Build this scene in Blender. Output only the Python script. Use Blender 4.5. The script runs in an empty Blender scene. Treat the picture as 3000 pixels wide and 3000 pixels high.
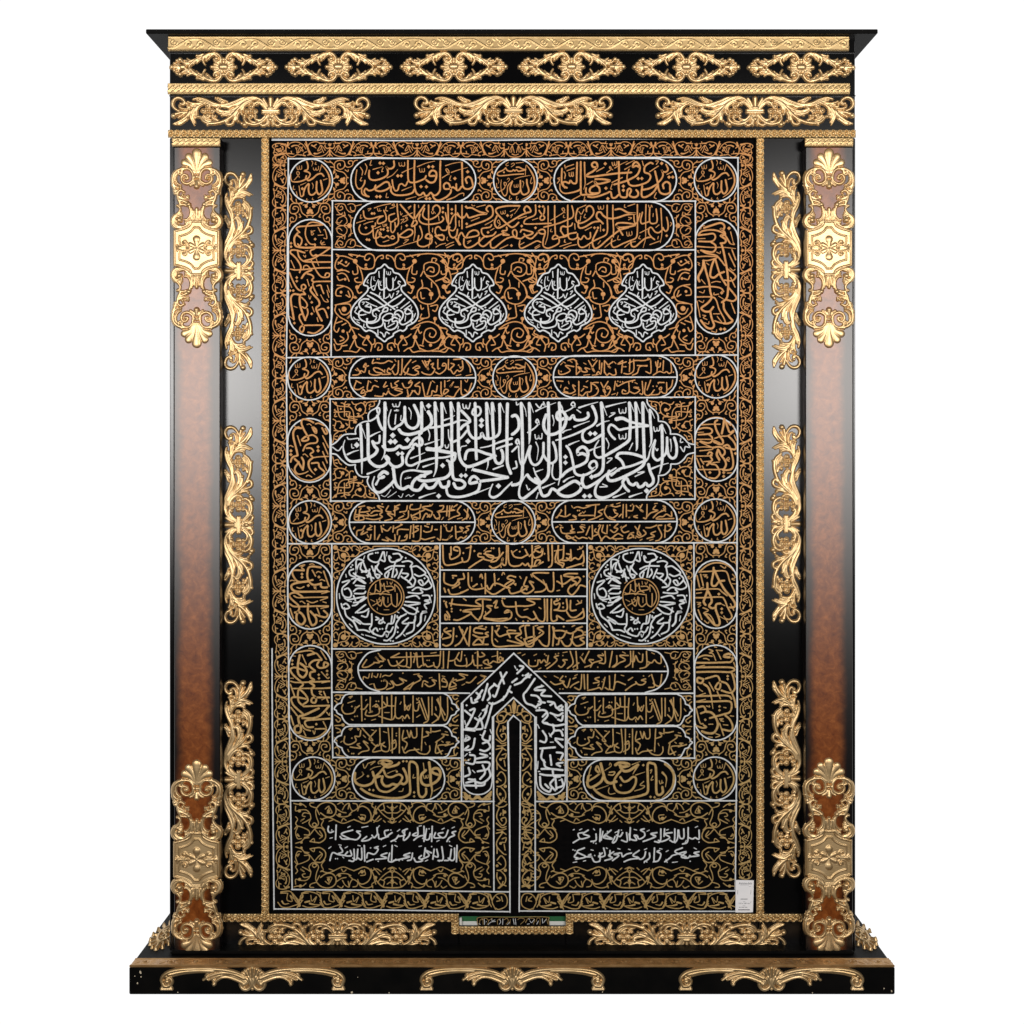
import bpy, math, random
import numpy as np

# ------------------------------------------------------------------ camera, world, lamps, exposure
C = bpy.context.scene.collection
SC = bpy.context.scene
SIDE_SAME = False
DIST = 4.2                      # camera to the front plane of the frame, metres
VPX, VPY = 1505.0, 1310.0       # where the optical axis meets the photograph (3000 px wide)
def P(px, py, d=0.0):
    """pixel of the photograph at depth d (metres behind the front plane) -> point in the place"""
    k = (DIST + d) / DIST * 0.001
    return ((px - VPX) * k, d, (VPY - py) * k)
cam_d = bpy.data.cameras.new('camera'); cam = bpy.data.objects.new('camera', cam_d); C.objects.link(cam)
cam.location = (0, -DIST, 0); cam.rotation_euler = (math.radians(90), 0, 0)
cam_d.sensor_width = 36; cam_d.lens = 36 * DIST / 3.0
cam_d.shift_x = (1500 - VPX) / 3000; cam_d.shift_y = (VPY - 1500) / 3000
cam_d.clip_start = 0.1; cam_d.clip_end = 200
SC.camera = cam
SC.render.resolution_x = SC.render.resolution_y = 1024

W = bpy.data.worlds.new('World'); SC.world = W; W.use_nodes = True
nt = W.node_tree; nt.nodes.clear()
wo = nt.nodes.new('ShaderNodeOutputWorld'); bg = nt.nodes.new('ShaderNodeBackground')
# a studio that is white behind the frame and dark on the camera's side
tc = nt.nodes.new('ShaderNodeTexCoord'); sx = nt.nodes.new('ShaderNodeSeparateXYZ')
mr = nt.nodes.new('ShaderNodeMapRange'); mr.inputs[1].default_value = -0.15; mr.inputs[2].default_value = 0.25
mr.inputs[3].default_value = 0.02; mr.inputs[4].default_value = 1.08
nt.links.new(tc.outputs['Generated'], sx.inputs[0]); nt.links.new(sx.outputs['Y'], mr.inputs[0])
bg.inputs[0].default_value = (1, 1, 1, 1); nt.links.new(mr.outputs[0], bg.inputs[1])
nt.links.new(bg.outputs[0], wo.inputs[0])

def softbox(loc, target, sx_, sy_, power, col=(1, .975, .95)):
    l = bpy.data.lights.new('softbox_lamp', 'AREA'); l.shape = 'RECTANGLE'; l.size = sx_; l.size_y = sy_
    l.energy = power; l.color = col
    o = bpy.data.objects.new('softbox_lamp', l); C.objects.link(o); o.location = loc
    dx, dy, dz = (target[i] - loc[i] for i in range(3))
    o.rotation_euler = (math.atan2(math.hypot(dx, dy), -dz), 0, math.atan2(dy, dx) - math.pi / 2)
    return o
for s in (-1, 1):
    softbox((s * 1.80, -4.1, 0.50), (s * 0.5, 0, 2.3), 1.0, 1.1, 125)
    softbox((s * 1.75, -4.15, 0.55), (s * 0.5, 0, 2.6), 1.4, 1.5, 38)

vs = SC.view_settings; vs.view_transform = 'Standard'; vs.look = 'None'; vs.gamma = 1; vs.exposure = 0
vs.use_curve_mapping = False
SC.cycles.max_bounces = 6

# ------------------------------------------------------------------ materials
def mat(name, col, rough=.5, metal=0., spec=.5, bump=None, vary=None, coat=0, coat_rough=.1):
    m = bpy.data.materials.new(name); m.use_nodes = True
    t = m.node_tree; b = t.nodes['Principled BSDF']
    b.inputs['Base Color'].default_value = (*col, 1); b.inputs['Roughness'].default_value = rough
    b.inputs['Metallic'].default_value = metal; b.inputs['Specular IOR Level'].default_value = spec
    if coat:
        b.inputs['Coat Weight'].default_value = coat; b.inputs['Coat Roughness'].default_value = coat_rough
    tcn = t.nodes.new('ShaderNodeTexCoord')
    if bump:
        n = t.nodes.new('ShaderNodeTexNoise'); n.inputs['Scale'].default_value = bump[0]; n.inputs['Detail'].default_value = 4
        bp = t.nodes.new('ShaderNodeBump'); bp.inputs['Strength'].default_value = bump[1]; bp.inputs['Distance'].default_value = bump[2]
        t.links.new(tcn.outputs['Object'], n.inputs['Vector']); t.links.new(n.outputs['Fac'], bp.inputs['Height'])
        t.links.new(bp.outputs['Normal'], b.inputs['Normal'])
    if vary:
        n = t.nodes.new('ShaderNodeTexNoise'); n.inputs['Scale'].default_value = vary[0]; n.inputs['Detail'].default_value = 6
        r = t.nodes.new('ShaderNodeValToRGB'); r.color_ramp.elements[0].position = .3; r.color_ramp.elements[1].position = .7
        r.color_ramp.elements[0].color = (*vary[1], 1); r.color_ramp.elements[1].color = (*vary[2], 1)
        t.links.new(tcn.outputs['Object'], n.inputs['Vector']); t.links.new(n.outputs['Fac'], r.inputs[0])
        t.links.new(r.outputs[0], b.inputs['Base Color'])
    return m
def gloss_over(m, rough, ior, bump_scale=120, bump_strength=.05, tint=(1, 1, 1)):
    """smooth varnish whose highlight has no long tail, over what the material already is"""
    t = m.node_tree; N = t.nodes.new; L = t.links.new; out = t.nodes['Material Output']; b = t.nodes['Principled BSDF']
    b.inputs['Specular IOR Level'].default_value = 0
    g = N('ShaderNodeBsdfAnisotropic'); g.distribution = 'BECKMANN'; g.inputs['Roughness'].default_value = rough; g.inputs['Color'].default_value = (*tint, 1)
    fr = N('ShaderNodeFresnel'); fr.inputs['IOR'].default_value = ior; mx = N('ShaderNodeMixShader')
    tcn = N('ShaderNodeTexCoord'); n = N('ShaderNodeTexNoise'); n.inputs['Scale'].default_value = bump_scale
    bp = N('ShaderNodeBump'); bp.inputs['Strength'].default_value = bump_strength; bp.inputs['Distance'].default_value = .0005
    L(tcn.outputs['Object'], n.inputs['Vector']); L(n.outputs['Fac'], bp.inputs['Height']); L(bp.outputs[0], g.inputs['Normal'])
    L(fr.outputs[0], mx.inputs[0]); L(b.outputs[0], mx.inputs[1]); L(g.outputs[0], mx.inputs[2]); L(mx.outputs[0], out.inputs['Surface'])
    return m
M_BLACK = gloss_over(mat('black_lacquer', (.002, .002, .0022), .9, spec=0, vary=(9, (.0015, .0015, .0018), (.003, .0028, .0026))), .28, 1.38)
M_BASE = mat('black_satin_paint', (.002, .002, .002), .55, spec=.05, vary=(14, (.0015, .0015, .0015), (.004, .0035, .003)), bump=(90, .08, .0005))
M_GOLD = mat('gold_leaf', (.58, .40, .20), .44, metal=.86, vary=(22, (.50, .33, .15), (.66, .47, .25)), bump=(260, .12, .0006))
M_STRIP = mat('gold_moulding', (.52, .36, .17), .44, metal=.84, vary=(40, (.46, .31, .135), (.59, .415, .20)), bump=(400, .15, .0004))
M_TILE = mat('bronze_tile', (.40, .22, .09), .38, metal=.7, vary=(30, (.32, .17, .06), (.5, .3, .13)))
M_CLOTH = mat('black_woven_cloth', (.002, .002, .002), .9, spec=.02, bump=(900, .3, .0005), vary=(60, (.0015, .0015, .0017), (.0035, .003, .003)))
M_WHITE = mat('silver_thread', (.55, .57, .58), .62, spec=.3, bump=(700, .5, .0008), vary=(120, (.47, .49, .5), (.64, .65, .66)))
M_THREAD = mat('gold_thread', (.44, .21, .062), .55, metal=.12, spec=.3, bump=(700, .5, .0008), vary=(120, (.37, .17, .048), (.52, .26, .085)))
def hue_by_height(m):  # shifts the base colour with height, copper above to olive gold below
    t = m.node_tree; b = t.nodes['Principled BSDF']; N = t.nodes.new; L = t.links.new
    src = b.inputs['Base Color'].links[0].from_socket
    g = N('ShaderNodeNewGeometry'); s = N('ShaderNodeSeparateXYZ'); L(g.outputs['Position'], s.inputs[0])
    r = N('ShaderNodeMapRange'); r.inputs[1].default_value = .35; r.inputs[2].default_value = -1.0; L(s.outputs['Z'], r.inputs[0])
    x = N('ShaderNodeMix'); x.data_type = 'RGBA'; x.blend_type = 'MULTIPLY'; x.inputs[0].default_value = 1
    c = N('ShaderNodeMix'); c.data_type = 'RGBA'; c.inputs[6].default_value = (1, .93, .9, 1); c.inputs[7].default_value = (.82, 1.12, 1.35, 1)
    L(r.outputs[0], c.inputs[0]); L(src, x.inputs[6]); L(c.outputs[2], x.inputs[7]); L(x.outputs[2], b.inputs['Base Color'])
hue_by_height(M_THREAD)
M_PAPER = mat('white_paper', (.72, .71, .72), .8, spec=.2, bump=(60, .05, .0004), vary=(20, (.69, .68, .69), (.75, .74, .75)))
M_INK = mat('grey_ink', (.12, .12, .13), .8, spec=.1)
M_GREEN = mat('green_cloth', (.02, .09, .035), .9, spec=.1, bump=(500, .3, .0004))
M_CREAM = mat('cream_cloth', (.5, .5, .47), .9, spec=.1, bump=(500, .3, .0004))
M_CHIP = mat('bare_wood_chip', (.5, .42, .3), .8)

def burl():
    """amber burr veneer under lacquer, sprayed black along both long edges"""
    m = bpy.data.materials.new('amber_burl_lacquer'); m.use_nodes = True
    t = m.node_tree; b = t.nodes['Principled BSDF']; N = t.nodes.new; L = t.links.new
    tcn = N('ShaderNodeTexCoord')
    n1 = N('ShaderNodeTexNoise'); n1.inputs['Scale'].default_value = 42; n1.inputs['Detail'].default_value = 9; n1.inputs['Roughness'].default_value = .68; n1.inputs['Distortion'].default_value = .5
    r1 = N('ShaderNodeValToRGB'); e = r1.color_ramp.elements
    e[0].position = .28; e[0].color = (.075, .014, .003, 1); e[1].position = .72; e[1].color = (.27, .082, .018, 1)
    e2 = e.new(.5); e2.color = (.16, .042, .008, 1)
    L(tcn.outputs['Object'], n1.inputs['Vector']); L(n1.outputs['Fac'], r1.inputs[0])
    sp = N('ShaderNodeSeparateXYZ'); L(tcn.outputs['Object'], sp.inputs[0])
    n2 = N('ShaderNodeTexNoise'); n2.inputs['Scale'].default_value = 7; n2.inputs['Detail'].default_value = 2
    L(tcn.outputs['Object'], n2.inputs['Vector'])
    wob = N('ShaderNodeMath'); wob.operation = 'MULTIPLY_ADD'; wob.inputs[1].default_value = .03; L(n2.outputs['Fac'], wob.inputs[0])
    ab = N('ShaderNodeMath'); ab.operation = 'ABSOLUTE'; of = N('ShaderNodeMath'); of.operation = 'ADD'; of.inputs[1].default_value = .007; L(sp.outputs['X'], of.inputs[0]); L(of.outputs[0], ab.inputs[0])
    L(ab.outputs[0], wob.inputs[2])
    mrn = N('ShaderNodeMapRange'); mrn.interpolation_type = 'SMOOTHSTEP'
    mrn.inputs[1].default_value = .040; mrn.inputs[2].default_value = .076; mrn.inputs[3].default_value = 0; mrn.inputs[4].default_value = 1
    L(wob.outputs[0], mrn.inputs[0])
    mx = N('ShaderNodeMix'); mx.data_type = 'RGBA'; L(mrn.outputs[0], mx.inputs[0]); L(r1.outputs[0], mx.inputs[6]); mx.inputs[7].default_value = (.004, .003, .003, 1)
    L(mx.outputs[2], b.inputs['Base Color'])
    b.inputs['Roughness'].default_value = .9
    gloss_over(m, .36, 1.50, 60, .05, (1, .97, .95))
    return m
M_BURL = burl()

# ------------------------------------------------------------------ helpers
def link_mesh(name, V, F, m, parent=None, smooth=False, loc=None):
    me = bpy.data.meshes.new(name)
    V = np.asarray(V, dtype=np.float32); 
    if isinstance(F, np.ndarray):
        nf = len(F); k = F.shape[1]
        me.vertices.add(len(V)); me.vertices.foreach_set('co', V.ravel())
        me.loops.add(nf * k); me.loops.foreach_set('vertex_index', F.astype(np.int32).ravel())
        me.polygons.add(nf); me.polygons.foreach_set('loop_start', np.arange(0, nf * k, k, dtype=np.int32))
        me.update(calc_edges=True)
    else:
        me.from_pydata([tuple(v) for v in V.tolist()], [], F); me.update()
    me.materials.append(m)
    if smooth: me.polygons.foreach_set('use_smooth', np.ones(len(me.polygons), dtype=bool))
    o = bpy.data.objects.new(name, me); C.objects.link(o)
    if parent: o.parent = parent
    if loc is not None: o.location = loc
    return o

def box_geo(x0, x1, y0, y1, z0, z1, bev=.003):
    """box with chamfered edges"""
    V = []; b = min(bev, .4 * min(x1 - x0, y1 - y0, z1 - z0))
    for xi, (xa, xb) in enumerate(((x0, x1), (x1, x0))):
        s1 = 1 if xi == 0 else -1
        for yi, ya in enumerate((y0, y1)):
            s2 = 1 if yi == 0 else -1
            for zi, za in enumerate((z0, z1)):
                s3 = 1 if zi == 0 else -1
                V += [(xa, ya + s2 * b, za + s3 * b), (xa + s1 * b, ya, za + s3 * b), (xa + s1 * b, ya + s2 * b, za)]
    def i(x, y, z, k): return ((x * 2 + y) * 2 + z) * 3 + k
    F = []
    for x in (0, 1): F.append([i(x, 0, 0, 0), i(x, 1, 0, 0), i(x, 1, 1, 0), i(x, 0, 1, 0)][::1 if x == 1 else -1])
    for y in (0, 1): F.append([i(0, y, 0, 1), i(1, y, 0, 1), i(1, y, 1, 1), i(0, y, 1, 1)][::1 if y == 0 else -1])
    for z in (0, 1): F.append([i(0, 0, z, 2), i(1, 0, z, 2), i(1, 1, z, 2), i(0, 1, z, 2)][::1 if z == 1 else -1])
    for a in (0, 1):
        for c in (0, 1):
            F.append([i(a, c, 0, 0), i(a, c, 1, 0), i(a, c, 1, 1), i(a, c, 0, 1)])
            F.append([i(a, 0, c, 0), i(a, 1, c, 0), i(a, 1, c, 2), i(a, 0, c, 2)])
            F.append([i(0, a, c, 1), i(1, a, c, 1), i(1, a, c, 2), i(0, a, c, 2)])
            for z in (0, 1): F.append([i(a, c, z, 0), i(a, c, z, 1), i(a, c, z, 2)])
    return V, F
def box(name, x0, x1, y0, y1, z0, z1, m, parent=None, bev=.003):
    V, F = box_geo(x0, x1, y0, y1, z0, z1, bev)
    o = link_mesh(name, V, F, m, parent)
    import bmesh
    bm = bmesh.new(); bm.from_mesh(o.data); bmesh.ops.recalc_face_normals(bm, faces=bm.faces); bm.to_mesh(o.data); bm.free()
    return o
def empty(name, loc, parent=None):
    o = bpy.data.objects.new(name, None); C.objects.link(o); o.location = loc; o.empty_display_size = .1
    if parent: o.parent = parent
    return o
def tag(o, label=None, cat=None, kind=None, group=None):
    if label: o['label'] = label
    if cat: o['category'] = cat
    if kind: o['kind'] = kind
    if group: o['group'] = group
    return o
# ------------------------------------------------------------------ stroke language
# items split by ';' : "W x,y x,y" smooth stroke, "W>E" width changes, "lW" straight segments,
# "cW" closed smooth loop, "dR" diamonds, "bR" balls (ornaments)
def parse(txt):
    out = []
    for it in txt.replace('\n', ' ').split(';'):
        tk = it.split()
        if not tk: continue
        h = tk[0]; kind = 's'
        if h[0].isalpha(): kind = h[0]; h = h[1:]
        w = [float(v) for v in h.split('>')]
        pts = np.array([[float(v) for v in p.split(',')] for p in tk[1:]])
        out.append((kind, w, pts))
    return out
def smooth_line(p, closed=False, n=5):
    if len(p) < 3 and not closed: 
        return np.linspace(p[0], p[-1], 4)
    if closed: q = np.vstack([p[-1], p, p[0], p[1]])
    else: q = np.vstack([2 * p[0] - p[1], p, 2 * p[-1] - p[-2]])
    res = []
    for i in range(1, len(q) - 2):
        a, b, c, d = q[i - 1], q[i], q[i + 1], q[i + 2]
        for t in np.arange(n) / n:
            res.append(.5 * (2 * b + (c - a) * t + (2 * a - 5 * b + 4 * c - d) * t * t + (3 * b - a - 3 * c + d) * t ** 3))
    res.append(q[-2])
    return np.array(res)
class Pen:
    """collects strokes in photograph pixels"""
    def __init__(s): s.items = []          # (points, widths, closed)
    def add(s, txt, ox=0, oy=0, k=1., tf=None, wk=1.):
        for kind, w, p in (parse(txt) if isinstance(txt, str) else txt):
            q = p / k
            ww = [v / k * wk for v in w]
            q = q + (ox, oy)
            if tf is not None: q = tf(q)
            if kind == 'd':
                for c in q: s.items.append(('d', c, ww[0]))
                continue
            if kind == 'b':
                for c in q: s.items.append(('b', c, ww[0]))
                continue
            if kind == 'l': 
                ln = q if len(q) > 1 else np.vstack([q, q])
            else: ln = smooth_line(q, kind == 'c')
            if kind == 'c': ln = np.vstack([ln[:-1], ln[:1]])
            n = len(ln); u = np.linspace(0, 1, n)
            wd = np.interp(u, np.linspace(0, 1, len(ww)), ww)
            s.items.append(('s', ln, wd, kind))
        return s
# ------------------------------------------------------------------ carved relief from strokes
def relief(items, cell=1.4, base=3.0, dome=.95, lift=0.0, plate=None, bounds=None, periodic=None):
    """height field (photograph px = mm) of a set of pen strokes -> vertices (x right, y towards viewer negative, z up), faces"""
    ex = []
    for it in items:
        if it[0] in 'db': ex.append((it[1] - it[2], it[1] + it[2]))
        else:
            r = it[2].max() / 2; ex.append((it[1].min(0) - r, it[1].max(0) + r))
    lo = np.min([e[0] for e in ex], 0) - 4; hi = np.max([e[1] for e in ex], 0) + 4
    if bounds is not None: lo = np.array(bounds[:2], float); hi = np.array(bounds[2:], float)
    nx = int((hi[0] - lo[0]) / cell) + 2; ny = int((hi[1] - lo[1]) / cell) + 2
    xs = lo[0] + np.arange(nx) * cell; ys = lo[1] + np.arange(ny) * cell
    if bounds is not None: xs = np.linspace(lo[0], hi[0], nx); ys = np.linspace(lo[1], hi[1], ny)
    H = np.full((ny, nx), -4.0)
    def put(x0, y0, x1, y1, fn):
        i0 = max(0, np.searchsorted(xs, x0)); i1 = min(nx, np.searchsorted(xs, x1)); j0 = max(0, np.searchsorted(ys, y0)); j1 = min(ny, np.searchsorted(ys, y1))
        if i1 <= i0 or j1 <= j0: return
        X, Y = np.meshgrid(xs[i0:i1], ys[j0:j1])
        H[j0:j1, i0:i1] = np.maximum(H[j0:j1, i0:i1], fn(X, Y))
    for it in items:
        if it[0] in 'db':
            c, r = it[1], it[2]
            def f(X, Y, c=c, r=r):
                d = np.hypot(X - c[0], Y - c[1])
                return np.where(d < r, base + 1.0 + dome * r * np.sqrt(np.clip(1 - (d / r) ** 2, 0, 1)), base - 2.2 * (d - r)) + lift
            put(c[0] - r - 4, c[1] - r - 4, c[0] + r + 4, c[1] + r + 4, f)
        else:
            ln, wd = it[1], it[2] / 2; dm = dome * (.36 if it[3] == 'f' else 1)
            for a, b, ra, rb in zip(ln[:-1], ln[1:], wd[:-1], wd[1:]):
                def f(X, Y, a=a, b=b, ra=ra, rb=rb, dome=dm):
                    v = b - a; L2 = max(1e-6, v @ v)
                    t = np.clip(((X - a[0]) * v[0] + (Y - a[1]) * v[1]) / L2, 0, 1)
                    d = np.hypot(X - a[0] - t * v[0], Y - a[1] - t * v[1]); r = ra + t * (rb - ra)
                    return np.where(d < r, base + dome * np.minimum(r, 6 + .35 * r) * np.clip(1 - (d / np.maximum(r, .1)) ** 2, 0, 1) ** .62, base - 2.2 * (d - r)) + lift
                R = max(ra, rb) + 4
                put(min(a[0], b[0]) - R, min(a[1], b[1]) - R, max(a[0], b[0]) + R, max(a[1], b[1]) + R, f)
    if plate is not None: H = np.maximum(H, plate(*np.meshgrid(xs, ys)))
    H = np.maximum(H, -1.5)
    keep = np.maximum.reduce([H[:-1, :-1], H[1:, :-1], H[:-1, 1:], H[1:, 1:]]) > -1.2
    X, Y = np.meshgrid(xs, ys)
    V = np.stack([X.ravel(), -H.ravel(), -Y.ravel()], 1) * .001
    idx = np.arange(nx * ny).reshape(ny, nx)
    F = np.stack([idx[:-1, :-1], idx[1:, :-1], idx[1:, 1:], idx[:-1, 1:]], -1)[keep]
    u, inv = np.unique(F, return_inverse=True)
    return V[u], inv.reshape(F.shape)
def mirrored(pen, mx=False, my=False):
    """adds mirror images about x = 0 and / or y = 0"""
    def flip(items, s):
        o = []
        for it in items:
            if it[0] in 'db': o.append((it[0], it[1] * s, it[2]))
            else: o.append((it[0], it[1] * s, it[2], it[3]))
        return o
    it = pen.items
    if mx: it = it + flip(it, np.array([-1, 1.]))
    if my: it = it + flip(it, np.array([1., -1]))
    return it
def flower(x, y, dx, dy, r):
    """five-bossed blossom: ringed bosses left, right, above, below and a middle one"""
    s = ''
    for a, b in ((0, -dy), (0, dy), (-dx, 0), (dx, 0)):
        cx, cy = x + a, y + b
        s += 'c%d ' % (r * .36) + ' '.join('%.1f,%.1f' % (cx + r * .85 * math.cos(q), cy + r * .85 * math.sin(q)) for q in np.arange(8) * math.pi / 4) + ';'
        s += 'b%d %.1f,%.1f;' % (r * .66, cx, cy)
    return s + 'b%d %.1f,%.1f;' % (r * .62, x, y)

ORN_A = """30>46>40>26 600,160 690,105 780,90 850,105 900,155 915,205 890,245 840,255 800,232 788,195; b32 836,192;
22 640,165 700,125 770,118 830,135; 38>22 790,112 730,150 690,200; 38>22 710,122 655,170 655,225; 42>18 640,150 595,200 602,250 630,298;
32>14 560,205 515,235 480,272; 28>14 505,220 455,250 425,290; 26>14 440,250 410,280 385,310; 44 600,165 690,112 770,100;
38>30 365,305 450,230 560,165 640,120 730,92; 30 600,112 545,132 490,142; b22 490,140; 26>16 430,215 360,214 310,186; 28>16 410,242 330,238 258,216; 30 480,190 400,225 330,245;
38>26 345,268 260,265 200,222; b32 186,208; 30>24 215,330 165,290 130,228; 34>26 215,340 130,300 88,272; 40>34 260,340 120,345 40,345; b30 38,345; b22 85,275; b22 130,225;
30 335,290 265,312 215,338; 30 365,285 345,340; 60 260,345 215,345; b26 212,340;
b46 930,340; b50 963,340; c20 885,340 905,305 963,290 1020,305 1040,340 1020,375 963,392 905,375;
34>48 890,340 752,342; 28>40 895,320 800,288; 28>36 915,300 850,262; 26>36 935,292 905,235; 26>40 963,290 960,212; b27 960,206; b25 752,342"""
def orn_a():
    p = Pen().add(ORN_A, -963 / 6.0375, -340 / 6.0375, 6.0375, wk=1.2)
    return relief(mirrored(p, True, True), 1.2)
ORN_B = """24>60>52>30 340,345 200,322 112,262 86,190 110,122 182,86 262,112 302,168 282,208 222,202; 28>40 200,225 215,262 300,288 390,285; 34 250,120 290,150 270,190; b26 232,196;
40>34 600,180 480,192 362,166; b22 362,160; 36>24 570,200 455,242 352,252; 30 520,190 440,212 400,215; 26 350,170 345,245;
44>60 380,345 240,352 112,392; b44 104,410; b24 150,372; 40>28 390,330 290,375 185,440; 60>70>24 400,330 335,420 240,495 100,552; 30 350,470 250,540; 28 380,400 300,480 180,560; 34>14 330,480 220,560 110,560;
50>64>14 470,270 410,370 425,470 472,575; 44>50>20 530,240 462,340 445,420 490,530; 24 440,330 415,440; 30 400,360 365,430;
44>36 650,190 545,245 510,340 528,425; 36>26 610,205 532,275 520,350 548,440; 26 520,330 480,390 500,440; b24 545,425;
34>58>48>40 450,115 560,92 700,132 820,190 960,216 1100,190 1230,140 1330,95 1450,78; 30>40>30 520,135 650,165 800,225 950,236 1100,225; 26 560,120 700,165 820,215;
40>30 960,170 900,132 858,95; b26 858,92; 32>26 1000,170 940,125 898,76; 22 1060,150 960,110 930,85;
30>56>46>40 1770,285 1725,190 1650,118 1540,80 1420,95 1300,150 1180,212 1050,245 960,240; 34 1600,105 1480,100 1350,150 1230,215 1100,240; 
30>46>60>60>30 1700,135 1560,112 1450,140 1340,205 1250,300 1160,400 1050,482 900,535 750,545 640,505 575,420; 26>40>30 1300,250 1200,370 1080,460 920,515 780,515;
40>34 1400,135 1280,225 1150,300 1020,330 900,300; 36>22 1350,200 1200,310 1080,375 965,405; 30 1200,215 1090,262 1000,245; 24 1120,245 1010,262; 36>26 1280,260 1180,350 1050,400 960,390;
36 905,255 868,300 900,352 985,372 1100,335; 28 920,262 900,300 950,335 1050,330; b24 905,262; b22 965,405;
36>56>40 1240,320 1195,440 1150,550 1080,565 1040,535 1060,500; b26 1068,500; 40>50>34 1265,350 1235,430 1245,515; 26 1225,380 1205,490; b24 1262,505;
36>26 620,420 690,492 800,512 900,492; 36>24 785,410 815,462 900,482; b28 850,418; b24 800,410; 26 640,400 700,455 760,480; 26>18 760,560 710,575; b17 704,572;
46>36 1490,160 1385,205 1312,290 1322,375 1370,412; 26 1450,185 1370,240 1335,300; b28 1372,405;
30>50>34 1770,285 1702,205 1620,165 1555,188 1535,232; 34>24 1745,290 1690,230 1640,192 1592,205; b26 1592,208; b24 1530,185;
34>60>56>36 1780,395 1700,500 1570,562 1430,540 1365,460 1392,400; 30>40>30 1740,405 1660,482 1570,470 1548,428; b28 1565,415; 28 1435,440 1480,502 1570,525 1650,500; b44 1372,568; b30 1325,545; b24 1390,590;
34>50>40 1790,440 1765,550 1700,585 1655,565; b28 1665,565; 38 1690,312 1835,312; 38 1690,355 1835,355; 30 1700,334 1835,334;
44>90 1835,262 1835,105; 30>48 1800,272 1755,180 1708,105; 16 1815,255 1805,90; 60 1800,275 1835,275; 24>44 1825,430 1795,562; b40 1835,475; 30 1790,400 1835,430; 44 1835,390 1835,460; b20 1800,580"""
def orn_b():
    p = Pen().add(ORN_B, -1835 / 6.0375, -330 / 6.0375, 6.0375)
    p.add(flower(712, 318, 78, 84, 46) + flower(1478, 326, 80, 82, 44), -1835 / 6.0375, -330 / 6.0375, 6.0375)
    return relief(mirrored(p, True), 1.3)
ORN_C = """f24>70>150>165 540,540 540,380 540,230 540,180; f24>60>125 520,540 470,370 392,245; f24>70>125 505,545 430,410 318,352; 20 540,560 540,500; 22 500,520 400,450;
40>44>44>40>30 545,615 480,615 466,545 410,478 330,470 275,512 290,560; 46>50>44>36>30 480,610 465,690 375,742 292,712 262,635 300,578 358,588 378,640 340,662; b26 335,640; 50 520,615 540,615; b26 540,615;
50>100 540,690 540,785; 26>36 515,685 480,742 425,775; 20 505,700 440,765; 24 525,680 505,770;
44>60>60>50>30 310,460 205,492 132,562 108,650 118,740 165,795 240,812; 24>34>28 205,545 162,600 168,690 210,748 250,765; 44>30 270,450 222,500 214,560 268,585; 36>26 340,455 270,500 255,565; b24 245,815; 26 165,520 128,600 128,700;
50>36 108,760 150,850 175,940; 30 125,860 190,860; 28 135,900 190,900; b22 135,870;b22 150,915;
40>46>40>28 312,892 250,860 200,902 196,960 240,990 290,962; b26 285,950; 46>60>44 190,930 205,1010 235,1080 250,1130; 44>34>20 205,965 300,1012 390,992; b22 385,965; 40>40>20 215,1000 300,1050 380,1062; 50>56>40 240,1040 330,1070 405,1115 422,1140; 46>40 235,1120 320,1125 400,1150; b38 398,1118; 30 340,960 390,1010;
40>34>44>60>56>50>40 190,1150 232,1170 238,1222 200,1282 145,1330 102,1400 112,1480 165,1535 260,1545; b24 190,1140; 44>56>46>34 262,1372 185,1332 132,1390 150,1470 225,1525 335,1512 400,1462; 30>34 275,1310 190,1302; 26 260,1270 200,1300; 30 270,1345 200,1340; b46 225,1405; b26 255,1420; 30 160,1400 190,1480 280,1510;
50>44>40>36 405,1140 432,1230 420,1330 360,1400 325,1405; 36>36>40 450,1190 458,1300 430,1400 350,1462; 44 440,1420 380,1480 330,1510; b24 330,1400; b28 345,1455;
34>56>60 540,1400 540,1240 540,1200; 24>36 510,1395 485,1235; 20>30 470,1395 455,1240;
30 540,1432 455,1432 415,1505 320,1560 200,1592 150,1602; l30 140,1602 140,1914; 
24 540,1540 498,1540 440,1612 340,1668 230,1700; l24 228,1698 228,1800; 24>24>22 228,1790 250,1868 330,1882 366,1830 330,1782 288,1812 300,1840; b22 318,1822;
f30>80>125 540,1895 540,1800 540,1755; f24>60>66 520,1900 470,1870 425,1848; b16 540,1914; 20 540,1750 540,1880; 26>40 340,1900 375,1914; b22 385,1914; 24>34 175,1890 195,1914; 22 185,1860 230,1900 330,1905; b22 205,1914; 20 160,1914 330,1914"""
def orn_c():
    p = Pen().add(ORN_C, -540 / 6.233, -1914 / 6.233, 6.233)
    poly = np.array([(540, 1432), (455, 1432), (415, 1505), (320, 1560), (200, 1592), (130, 1602), (130, 1930), (540, 1930)]) / 6.233 - (540 / 6.233, 1914 / 6.233)
    xp = poly[1:6, 0]; yp = poly[1:6, 1]
    def plate(X, Y):
        ax = -np.abs(X); ay = -np.abs(Y)
        top = np.interp(ax, xp[::-1], yp[::-1], left=99)
        n = np.sin(X * 1.9 + np.sin(Y * 1.3)) * np.sin(Y * 2.1 + np.sin(X * 1.7))
        return np.where((ay > top) & (ax > xp[-1]), 1.9 + .18 * n, -4)
    return relief(mirrored(p, True, True), 1.4, plate=plate)
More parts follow.
